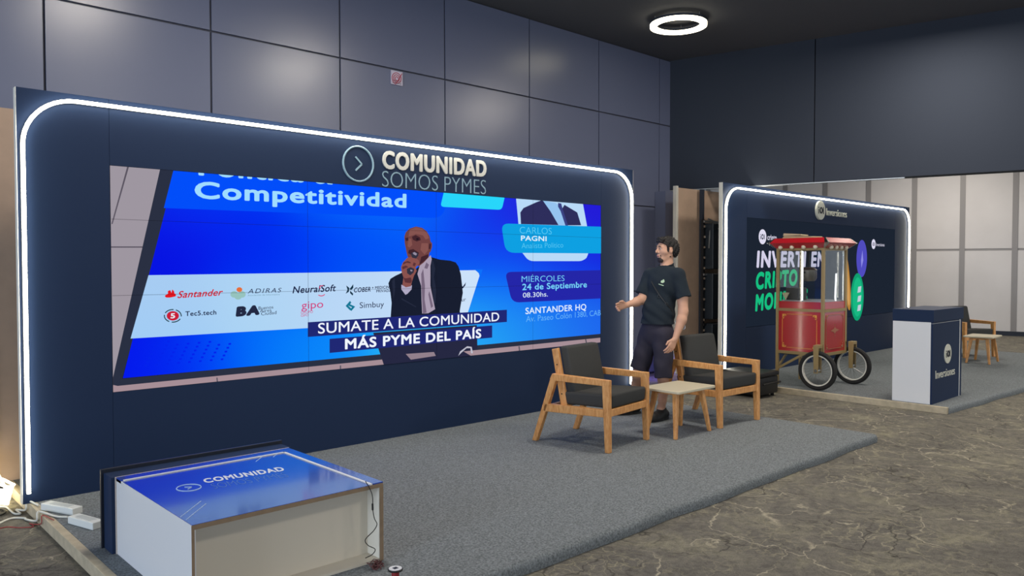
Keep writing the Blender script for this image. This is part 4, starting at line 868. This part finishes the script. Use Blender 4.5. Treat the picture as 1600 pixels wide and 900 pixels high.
cable('power_cable', 'white cable running left from the power supply beside the blue counter', route([(105.5, 807), (88, 806), (66, 807), (44, 809), (22, 810), (8, 814), (-10, 823)], .006), .006, WCAB)
cable('power_cable', 'white looped cable on the hall floor at the left edge', route([(-10, 785), (0, 783), (8, 780), (4, 777), (-10, 776)], .006), .006, WCAB)
cable('power_cable', 'dark looped cable on the hall floor at the left edge', route([(-10, 807), (2, 805), (8, 801), (7, 798), (1, 796.5), (-8, 796)], .005), .005, M_RUBBER)
cable('signal_wire', 'thin red wire crossing the wooden stage edge at the left', route([(-10, 829), (10, 824), (30, 825), (52, 823.5), (61, 816), (72, 814.5), (84, 811)], .003), .003, mat('red_wire', (150, 44, 48), .5))
# spare coil of glowing strip behind the wall end
mb = MB()
c = np.array([1.00, 5.98, 0.0])
for k in range(5):
    mb.tube([(c[0] + (.06 + .005 * k) * math.cos(a) * (1 + .05 * k), c[1] + (.13 + .01 * k) * math.sin(a), .02 + .025 * k + .012 * math.sin(3 * a + k)) for a in np.linspace(0, 2 * math.pi, 33)[:-1]], .009, 6, closed=True)
mb.tube(smooth_path([(c[0] - .05, c[1] + .1, .13), (c[0] - .06, c[1] + .2, .22), (c[0] - .02, c[1] + .22, .30), (c[0] + .02, c[1] + .16, .2), (c[0] + .06, c[1], .06), (1.00, 5.90, .03)], 6), .009, 6)
o = mb.build('neon_coil', emit('coil_glow', (255, 240, 200), 5.0), smooth=True); tag(o, 'glowing coil of spare neon strip on the floor behind the left wall end', 'light strip')
# cable spool and tangle in the foreground
sp = thing('wire_spool', 'red wire spool with a white top standing on the grey stage at the bottom edge', 'spool', (2.03, 2.945, H))
c = (2.03, 2.945, 0)
mb = MB(); mb.lathe([(.031, H), (.031, H + .008)], c, 'z', 28); mb.build('bottom_flange', M_BLACK, sp)
mb = MB(); mb.lathe([(.017, H + .008), (.0175, H + .088)], c, 'z', 24); mb.build('winding', mat('red_winding', (140, 32, 40), .5, var=.2, vscale=200, stretch=(.05, .05, 4)), sp, smooth=True)
mb = MB(); mb.lathe([(.012, H + .088), (.034, H + .088), (.035, H + .093), (.033, H + .096), (.012, H + .096), (.012, H + .088)], c, 'z', 32, caps=False); mb.build('top_flange', M_BLACK, sp, smooth=True)
mb = MB(); mb.lathe([(.011, H + .0965), (.030, H + .0965), (.030, H + .098), (.011, H + .098), (.011, H + .0965)], c, 'z', 32, caps=False); mb.build('top_label', M_WHITE, sp)
mb = MB(); mb.box(c[0] - .011, c[0] + .011, c[1] - .011, c[1] + .011, H + .085, H + .0985); mb.build('hub_hole', M_BLACK, sp)
pts = []; c = atz(588, 886, H)
for i in range(70):
    a = i * .75; pts.append((c[0] + .045 * math.cos(a) * (.6 + .4 * math.sin(i * 1.3)), c[1] + .055 * math.sin(a * 1.07) * (.6 + .4 * math.cos(i * .9)), H + .005 + .016 * (1 + math.sin(i * 2.1)) * .5))
mb = MB(); mb.tube(smooth_path(pts, 4), .0018, 5); o = mb.build('wire_tangle', mat('dark_red_wire', (92, 50, 52), .6), smooth=True); tag(o, 'loose tangle of thin dark red wire beside the spool', 'wire')

# ------------------------------------------------------------------ the standing man (solid fields turned into skins)
class Field:
    def __init__(s, lo, hi, h):
        s.lo = np.array(lo, float); s.h = h; s.n = np.ceil((np.array(hi) - s.lo) / h).astype(int) + 1; s.f = np.full(s.n, 9.0, np.float32)
    def region(s, lo, hi):
        a = np.clip(np.floor((np.array(lo) - s.lo) / s.h).astype(int), 0, s.n - 1); b = np.clip(np.ceil((np.array(hi) - s.lo) / s.h).astype(int) + 1, 1, s.n)
        sl = tuple(slice(i, j) for i, j in zip(a, b)); g = [s.lo[k] + s.h * np.arange(a[k], b[k], dtype=np.float32) for k in range(3)]
        return sl, np.meshgrid(*g, indexing='ij', sparse=True)
    def mix(s, sl, d, k, op='u'):
        a = s.f[sl]; d = d.astype(np.float32)
        if op == 'u':
            m = np.minimum(a, d)
            if k > 0: m = m - np.maximum(k - np.abs(a - d), 0) ** 2 / (4 * k)
        else: m = np.maximum(a, -d if op == 's' else d)
        s.f[sl] = m
    def cap(s, p, q, r1, r2, k=0.02):
        p, q = np.array(p, float), np.array(q, float); R = max(r1, r2) + k + 3 * s.h
        sl, (X, Y, Z) = s.region(np.minimum(p, q) - R, np.maximum(p, q) + R); d = q - p; L2 = max(d @ d, 1e-9)
        t = np.clip(((X - p[0]) * d[0] + (Y - p[1]) * d[1] + (Z - p[2]) * d[2]) / L2, 0, 1)
        D = np.sqrt((X - p[0] - t * d[0]) ** 2 + (Y - p[1] - t * d[1]) ** 2 + (Z - p[2] - t * d[2]) ** 2) - (r1 + (r2 - r1) * t); s.mix(sl, D, k)
    def chain(s, pts, k=0.02):
        for (p, r), (q, t) in zip(pts[:-1], pts[1:]): s.cap(p, q, r, t, k)
    def ell(s, c, ax, r, k=0.02, op='u'):
        c = np.array(c, float); ax = np.array(ax, float); r = np.array(r, float); R = max(r) + k + 3 * s.h
        sl, (X, Y, Z) = s.region(c - R, c + R); loc = [(X - c[0]) * e[0] + (Y - c[1]) * e[1] + (Z - c[2]) * e[2] for e in ax]
        k0 = np.sqrt(sum((l / q) ** 2 for l, q in zip(loc, r))); k1 = np.sqrt(sum((l / q ** 2) ** 2 for l, q in zip(loc, r))) + 1e-9
        s.mix(sl, k0 * (k0 - 1) / k1, k, op)
    def cut(s, p, n, lo=None, hi=None):     # removes what lies on the side n points to
        p, n = np.array(p, float), np.array(n, float); sl, (X, Y, Z) = s.region(s.lo if lo is None else lo, (s.lo + s.n * s.h) if hi is None else hi)
        D = (X - p[0]) * n[0] + (Y - p[1]) * n[1] + (Z - p[2]) * n[2]; s.mix(sl, D + 0 * s.f[sl], 0, 'i')
    def mesh(s):
        f = s.f; neg = f < 0; n = np.array(f.shape)
        cnt = np.zeros(n - 1, np.int8); C8 = [(i, j, k) for i in (0, 1) for j in (0, 1) for k in (0, 1)]
        for i, j, k in C8: cnt += neg[i:n[0] - 1 + i, j:n[1] - 1 + j, k:n[2] - 1 + k]
        cells = np.argwhere((cnt > 0) & (cnt < 8)); idx = np.full(n - 1, -1, np.int32); idx[tuple(cells.T)] = np.arange(len(cells))
        val = {c: f[tuple((cells + c).T)] for c in C8}; acc = np.zeros((len(cells), 3)); w = np.zeros(len(cells))
        for c in C8:
            for a in range(3):
                if c[a]: continue
                d = list(c); d[a] = 1; d = tuple(d); u, v = val[c], val[d]; m = (u < 0) != (v < 0); t = np.where(m, u / np.where(m, u - v, 1), 0)
                p = np.array(c, float)[None] + np.eye(3)[a] * t[:, None]; acc[m] += p[m]; w[m] += 1
        V = s.lo + (cells + acc / w[:, None]) * s.h; Fs = []
        for a in range(3):
            b, c = (a + 1) % 3, (a + 2) % 3; sa = [slice(None)] * 3; sb = [slice(None)] * 3; sa[a] = slice(0, -1); sb[a] = slice(1, None)
            e = np.argwhere(neg[tuple(sa)] != neg[tuple(sb)]); e = e[(e[:, b] > 0) & (e[:, c] > 0) & (e[:, b] < n[b] - 1) & (e[:, c] < n[c] - 1)]
            q = []
            for db, dc in ((0, 0), (-1, 0), (-1, -1), (0, -1)):
                g = e.copy(); g[:, b] += db; g[:, c] += dc; q.append(idx[tuple(g.T)])
            q = np.array(q).T; fl = ~neg[tuple(e.T)]; q[fl] = q[fl][:, ::-1]; Fs.append(q)
        Fs = np.concatenate(Fs); Fs = Fs[(Fs >= 0).all(1)]
        return V, Fs
def skin_mesh(name, fld, m, parent=None, at=None, rz=0.0):
    V, Fs = fld.mesh(); me = bpy.data.meshes.new(name); me.vertices.add(len(V)); me.vertices.foreach_set('co', V.astype(np.float32).ravel())
    me.loops.add(Fs.size); me.polygons.add(len(Fs)); me.loops.foreach_set('vertex_index', Fs.astype(np.int32).ravel()); me.polygons.foreach_set('loop_start', np.arange(0, Fs.size, 4, dtype=np.int32))
    me.update(calc_edges=True); me.validate(); me.materials.append(m); me.polygons.foreach_set('use_smooth', [True] * len(me.polygons))
    o = bpy.data.objects.new(name, me); COL.objects.link(o)
    if parent is not None: o.parent = parent; ORIGIN[o.name] = Vector((0, 0, 0))
    if at is not None: o.location = at; o.rotation_euler = (0, 0, rz)
    return o

def standing_man():
    D0 = 7.47; O = atdepth(1030, 640, D0); O[2] = 0; VH = _v
    def L(px, py, b, z=None):
        P = atdepth(px, py, D0 + b) - O; return np.array([P @ RGT, P @ VH, P[2] if z is None else z])
    def vec(a, b, z): v = np.array([a, b, z], float); return v / np.linalg.norm(v)
    up = np.array([0, 0, 1.0])
    tf = vec(-.70, -.71, 0); tl = np.cross(up, tf)           # where the chest points, and the wearer's left
    hf = vec(-.94, -.34, .0); hl = np.cross(up, hf); hu = up
    lo, hi = (-.50, -.46, H - .02), (.34, .40, 1.86)
    bd = Field(lo, hi, 0.0045)
    # trunk
    neck, chest, belly, pel = L(1042, 414, .0), L(1037, 446, .0), L(1029, 487, .0), L(1027, 520, .01)
    bd.ell(chest, (tl, tf, up), (.168, .105, .175)); bd.ell(belly, (tl, tf, up), (.145, .115, .16), .06); bd.ell(pel, (tl, tf, up), (.155, .11, .12), .06)
    shL, shR = L(1059, 430, -.115), L(1017, 430, .12)
    bd.cap(shL, shR, .058, .058, .05); bd.cap(L(1041, 424, .0), L(1043, 404, .0), .064, .054, .04)
    # left arm hanging, right arm reaching out to the left of the picture
    elL, wrL = L(1067.5, 487, -.17), L(1055, 529, -.22)
    bd.chain([(shL, .062), (L(1066, 460, -.15), .053), (elL, .045)], .03); bd.chain([(elL, .045), (L(1065, 500, -.19), .045), (wrL, .026)], .02)
    elR, wrR = L(1003.5, 468, .06), L(978.5, 477, -.03)
    bd.chain([(shR, .060), (elR, .047)], .03); bd.chain([(elR, .046), (L(995, 471.5, .03), .044), (wrR, .026)], .02)
    # hands: palm, four fingers of unequal length, thumb from the side of the palm
    def hand(w, d, s, curl, spread, bend, thumb_dir, sc=1.0):
        d = d / np.linalg.norm(d); s = s - d * (s @ d); s /= np.linalg.norm(s); n = np.cross(d, s) * curl
        kn = []
        for i, o in enumerate((.030, .010, -.010, -.029)):
            k = w + (d * (.092 - .006 * abs(i - 1.2)) + s * o) * sc; kn.append(k); bd.cap(w + d * .012 + s * o * .45, k, .0155 * sc, .0125 * sc, .012)
        for i, (k, ln) in enumerate(zip(kn, (.072, .080, .075, .058))):
            dd = d + s * spread * (.30, .08, -.12, -.34)[i]; dd /= np.linalg.norm(dd); p = k; ang = bend[i]
            for j, (fr, r0, r1) in enumerate(((.45, .0098, .009), (.31, .009, .0082), (.24, .0082, .0068))):
                a = ang * (j + .6) / 1.2; q = p + (dd * math.cos(a) + n * math.sin(a)) * ln * fr * sc; bd.cap(p, q, r0 * sc, r1 * sc, .003); p = q
        b0 = w + (d * .030 + s * .026) * sc; td = thumb_dir / np.linalg.norm(thumb_dir)
        bd.cap(w + d * .012 * sc, b0, .016 * sc, .0145 * sc, .012); m1 = b0 + (s * .55 + d * .6 + n * .25) / np.linalg.norm(s * .55 + d * .6 + n * .25) * .036 * sc
        bd.cap(b0, m1, .0135 * sc, .0110 * sc, .008); bd.cap(m1, m1 + td * .034 * sc, .0105 * sc, .0080 * sc, .003)
    dL = L(1045.5, 549, -.23) - wrL
    hand(wrL, dL, np.array([-.85, -.45, .15]), 1.0, .35, (.35, .40, .45, .5), dL / np.linalg.norm(dL) + np.array([-.25, -.1, -.1]))
    dR = L(960, 480, -.10) - wrR
    hand(wrR, dR, np.array([-.05, -.25, .95]), -1.0, .25, (.40, .55, .70, .85), dR / np.linalg.norm(dR) + np.array([0, -.1, .05]))
    # legs
    hpL, hpR = L(1036, 524, -.07), L(1015, 524, .09)
    knL, knR = L(1036, 591, -.07), L(996, 586, .12); anL, anR = L(1037, 0, -.06, H + .10), L(990, 0, .24, H + .10)
    bd.chain([(hpL, .088), (knL, .052)], .04); bd.chain([(hpR, .088), (knR, .052)], .04)
    for kn, an in ((knL, anL), (knR, anR)):
        back = -(tf * .022); bd.chain([(kn, .050), (kn * .68 + an * .32 + back, .052), (kn * .3 + an * .7 + back * .4, .038), (an, .034)], .02)
    fdL, fdR = vec(-.74, -.67, 0), vec(-.92, -.38, 0)
    for an, fd in ((anL, fdL), (anR, fdR)): bd.chain([(an, .034), (an + fd * .06 - up * .05, .032), (an + fd * .13 - up * .07, .024)], .02)
    # head: skull, jaw, nose, brow, lips, ears
    hc = L(1041.5, 389.5, .0); P = lambda f, l, z: hc + hf * f + hl * l + hu * z
    bd.ell(P(-.008, 0, .012), (hf, hl, hu), (.098, .076, .100), .02); bd.ell(P(.022, 0, -.035), (hf, hl, hu), (.068, .062, .080), .03)
    bd.cap(P(.056, .012, -.098), P(.056, -.012, -.098), .024, .024, .03)
    for s in (1, -1): bd.cap(P(.055, .014 * s, -.098), P(-.012, .052 * s, -.055), .020, .018, .02); bd.cap(P(.058, .036 * s, -.022), P(.040, .05 * s, -.03), .017, .018, .02)
    bd.cap(P(.078, .03, .022), P(.078, -.03, .022), .014, .014, .015)
    for s in (1, -1): bd.ell(P(.092, .031 * s, .002), (hf, hl, hu), (.016, .016, .010), .0, 's')
    bd.chain([(P(.086, 0, .016), .009), (P(.106, 0, -.018), .0105), (P(.110, 0, -.027), .0115)], .010)
    for s in (1, -1): bd.cap(P(.094, .011 * s, -.032), P(.088, .014 * s, -.032), .008, .006, .006)
    bd.cap(P(.087, .015, -.058), P(.087, -.015, -.058), .009, .009, .006); bd.cap(P(.083, .013, -.070), P(.083, -.013, -.070), .010, .010, .006)
    for s in (1, -1):
        bd.ell(P(-.004, .078 * s, -.012), (vec(*(hf * .96 - hl * s * .2)), hl, hu), (.018, .009, .031), .008); bd.ell(P(.0, .089 * s, -.008), (hf, hl, hu), (.010, .006, .018), .0, 's')
    loc = (float(O[0]), float(O[1]), 0.0); rz = math.atan2(RGT[1], RGT[0])
    man = skin_mesh('person', bd, M_SKIN, None, loc, rz); ORIGIN[man.name] = Vector((0, 0, 0))
    tag(man, 'man in black t-shirt and dark shorts standing between the armchairs and the screen', 'person')
    head_lo, head_hi = hc - .17, hc + .17
    # hair: thick short crown, full at the back, tapering at the sideburns
    hr = Field(head_lo, head_hi, .0038)
    hr.ell(P(-.012, 0, .026), (hf, hl, hu), (.108, .085, .100), .0); hr.ell(P(-.048, 0, -.008), (hf, hl, hu), (.072, .080, .088), .03); hr.cap(P(.075, .03, .086), P(.070, -.035, .090), .026, .024, .03)
    for s in (1, -1): hr.cap(P(.028, .070 * s, .02), P(.026, .066 * s, -.022), .014, .007, .012)
    sl, (X, Y, Z) = hr.region(head_lo, head_hi); hx = (X - hc[0]) * hf[0] + (Y - hc[1]) * hf[1]; hy = (X - hc[0]) * hl[0] + (Y - hc[1]) * hl[1]; hz_ = Z - hc[2]
    wav = .0045 * np.sin(hx * 130 + hz_ * 90) * np.sin(hy * 120 + 1) + .003 * np.sin(hx * 260 - hz_ * 190)
    hr.f[sl] += wav.astype(np.float32)
    H0 = np.zeros_like(hr.f[sl]); hx_, hz2 = hx + H0, hz_ + H0
    # lower limit of the hair along the head: fringe, sideburn before the ear, round the ear, nape
    low = np.interp(hx_, [-.12, -.06, -.022, -.018, .016, .020, .036, .040, .066, .085], [-.085, -.075, -.060, .022, .022, -.030, -.030, .036, .052, .066])
    hr.f[sl] = np.maximum(hr.f[sl], np.clip(low - hz2, -.02, .02)).astype(np.float32)
    skin_mesh('hair', hr, M_HAIR, man)
    # short beard on chin and jaw, with a moustache line
    br = Field(head_lo, head_hi, .0038)
    br.cap(P(.060, .013, -.102), P(.060, -.013, -.102), .027, .027, .02); br.cap(P(.074, .010, -.088), P(.074, -.010, -.088), .015, .015, .01)
    for s in (1, -1): br.cap(P(.055, .016 * s, -.100), P(-.002, .053 * s, -.066), .0225, .0175, .015); br.cap(P(.086, .012 * s, -.047), P(.078, .024 * s, -.060), .0075, .006, .004); br.cap(P(.078, .024 * s, -.060), P(.066, .026 * s, -.092), .006, .010, .006)
    skin_mesh('beard', br, mat('short_beard', (52, 40, 36), .7), man)
    for s in (1, -1):
        mb = MB(); mb.tube([P(.094, .014 * s, .022), P(.0945, .028 * s, .028), P(.086, .044 * s, .024)], [.0042, .0048, .0030], 6); mb.build('eyebrow', M_HAIR, man, smooth=True)
        mb = MB(); mb.ball(tuple(P(.0805, .031 * s, .003)), .0095); e = mb.build('eye', mat('eye_white', (220, 214, 208), .3), man, smooth=True)
        mb = MB(); mb.ball(tuple(P(.0870, .0315 * s, .003)), .0048, 10); mb.build('iris', mat('dark_iris', (40, 28, 22), .3), e, smooth=True)
    mb = MB(); mb.tube([P(.0925, .020, -.0645), P(.0965, .0, -.0640), P(.0925, -.020, -.0645)], [.003, .0045, .003], 6); mb.build('lips', mat('lip', (176, 106, 98), .5), man, smooth=True)
    # t-shirt
    sh = Field((-.24, -.34, 1.0), (.32, .36, 1.62), .006)
    sh.ell(chest, (tl, tf, up), (.182, .122, .188), .0); sh.ell(belly, (tl, tf, up), (.162, .135, .18), .07); sh.ell(L(1026.5, 512, .0), (tl, tf, up), (.170, .135, .15), .06)
    sh.cap(shL - up * .002, shR - up * .002, .070, .070, .05); sh.cap(L(1041, 424, .0), L(1042, 419, .0), .078, .070, .03)
    hmL, hmR = L(1068, 464, -.16), L(1003.5, 459, .085)
    slv = hmL - shL; slv /= np.linalg.norm(slv); slr = hmR - shR; slr /= np.linalg.norm(slr)
    for a_, h_, d_, r0, r1 in ((shL, hmL, slv, .072, .069), (shR, hmR, slr, .070, .064)):
        sv = Field((-.24, -.34, 1.0), (.32, .36, 1.62), .006); sv.cap(a_, h_ + d_ * .06, r0, r1, .0); sv.cut(h_ + d_ * .01, d_)
        u_, v_ = sh.f, sv.f; sh.f = np.minimum(u_, v_) - np.maximum(.02 - np.abs(u_ - v_), 0) ** 2 / .08
    sl, (X, Y, Z) = sh.region(sh.lo, sh.lo + sh.n * sh.h)
    fold = .0035 * np.sin(Z * 62 + X * 34 - Y * 20 + 1.5 * np.sin(X * 14 + Y * 9)) * np.clip((1.42 - Z) * 3, .25, 1) + .003 * np.sin(X * 42 + Y * 46 + Z * 11); sh.f[sl] += fold.astype(np.float32)
    sh.cut(L(1026, 517, 0), vec(.05, 0, -1))
    nb = L(1042, 409, .0) + tf * .012; sh.ell(nb, (tl, tf, up), (.072, .074, .062), .0, 's')
    shirt = skin_mesh('t_shirt', sh, M_SHIRT, man)
    mb = MB(); nk = L(1042, 414.5, .0) + tf * .010
    mb.tube([nk + (tl * math.cos(a) * .066 + tf * math.sin(a) * .066) + up * (-.018 * math.sin(a) + .006 * abs(math.cos(a))) for a in np.linspace(0, 2 * math.pi, 25)[:-1]], .007, 6, closed=True); mb.build('collar', M_SHIRT, shirt, smooth=True)
    # shorts
    so = Field((-.32, -.28, .45), (.24, .34, 1.1), .006)
    so.ell(L(1026.5, 519, .01), (tl, tf, up), (.166, .130, .15), .0)
    heL, heR = L(1036.5, 590, -.075), L(999, 577, .11)
    for a_, h_, r0, r1 in ((hpL, heL, .104, .083), (hpR, heR, .104, .090)):
        d_ = vec(*(h_ - a_)); sv = Field((-.32, -.28, .45), (.24, .34, 1.1), .006); sv.cap(a_ + up * .01, h_ + d_ * .10, r0, r1 - .004, .0); sv.cut(h_, d_)
        u_, v_ = so.f, sv.f; so.f = np.minimum(u_, v_) - np.maximum(.02 - np.abs(u_ - v_), 0) ** 2 / .08
    sl, (X, Y, Z) = so.region(so.lo, so.lo + so.n * so.h); so.f[sl] += (.003 * np.sin(X * 46 + Y * 30 + Z * 9) + .0025 * np.sin(Z * 40 + X * 25)).astype(np.float32)
    so.cut(L(1026, 502, 0), (0, 0, 1))
    shorts = skin_mesh('shorts', so, M_SHORTS, man)
    # shoes with soles and laces
    for an, fd in ((anL, fdL), (anR, fdR)):
        g = np.array([an[0], an[1], H]); sd = np.cross(up, fd); he = g - fd * .055
        fs = Field(g - .26, g + .30, .005)
        fs.chain([(he + up * .055, .042), (he + fd * .10 + up * .050, .044), (he + fd * .19 + up * .040, .044), (he + fd * .245 + up * .032, .030)], .03); fs.cap(he + fd * .05 + up * .07, he + fd * .045 + up * .115, .047, .043, .03); fs.ell(he + fd * .17 + up * .03, (fd, sd, up), (.09, .052, .04), .03)
        fs.cut(g + up * .018, (0, 0, -1)); fs.cut(he + fd * .04 + up * .118, (0, 0, 1)); s = skin_mesh('shoe', fs, M_SHOE, man)
        out = []
        for q in np.linspace(0, 2 * math.pi, 33)[:-1]:
            x = math.cos(q); wd = (.042 if x < 0 else .050) * (1 - .25 * max(x, 0) ** 3); out.append(he + fd * (.095 + .148 * x) + sd * wd * math.sin(q) * (1.0) + up * .001)
        mb = MB(); mb.prism(out, (0, 0, .022)); mb.build('sole', mat('dark_sole', (34, 34, 36), .7), s)
        mb = MB()
        for i in range(4):
            p = he + fd * (.115 + i * .024) + up * (.098 - i * .010); mb.tube([p - sd * .026 - up * .008, p + up * .003, p + sd * .026 - up * .008], .003, 5)
        mb.build('laces', M_BLACK, s)
    # cap of light print on the chest, strap rings, key ring at the hip
    from mathutils.bvhtree import BVHTree
    tree = BVHTree.FromPolygons([v.co[:] for v in shirt.data.vertices], [tuple(p.vertices) for p in shirt.data.polygons])
    eye_l = Vector(((EYEP - O) @ RGT, (EYEP - O) @ VH, EYE))
    def hit(px, py):
        q = Vector(L(px, py, 0)); d = (q - eye_l).normalized(); r = tree.ray_cast(eye_l, d); return (r[0] - d * .003) if r[0] else q
    mb = MB(); bl = [(1031.5, 441), (1032.5, 438), (1035, 437.5), (1037.5, 435.5), (1039, 438), (1039, 441), (1036, 443), (1033, 442.5)]; bl = [(1035.2 + (x - 1035.2) * .8, 439.5 + (y - 439.5) * .8) for x, y in bl]; mb.add([hit(*p) for p in bl], [tuple(range(8))]); mb.build('shirt_emblem', mat('pale_print', (182, 206, 176), .8), shirt)
    mb = MB(); mb.add([hit(*p) for p in ((1029, 443.2), (1037, 445.6), (1036.8, 447), (1029, 444.4))], [(0, 1, 2, 3)]); mb.build('shirt_emblem', mat('pale_print', (182, 206, 176), .8), shirt)
    mb = MB(); mb.tube([hit(x, y) for x, y in ((1018, 440), (1024, 451), (1031, 462), (1038, 471), (1045, 479), (1051, 487))], .007, 6); mb.build('strap', M_BLACK, shirt, smooth=True)
    for x, y in ((1030, 463), (1041.5, 475)):
        c = hit(x, y); mb = MB(); mb.tube([c + Vector((.014 * math.cos(a), .0, .014 * math.sin(a))) for a in np.linspace(0, 2 * math.pi, 13)[:-1]], .0035, 5, closed=True); mb.build('strap_ring', mat('dull_ring', (72, 76, 80), .4, metal=.6), shirt, smooth=True)
    c = Vector(L(1068.5, 511, .03)); mb = MB(); mb.tube([c + Vector((.012 * math.cos(a), .0, .022 * math.sin(a))) for a in np.linspace(0, 2 * math.pi, 13)[:-1]], .003, 5, closed=True); mb.tube([c + Vector((0, 0, .02)), c + Vector((-.03, -.02, .05)), c + Vector((-.09, -.03, .055))], .004, 5); mb.build('key_ring', M_CHROME, shorts, smooth=True)
    return man
standing_man()
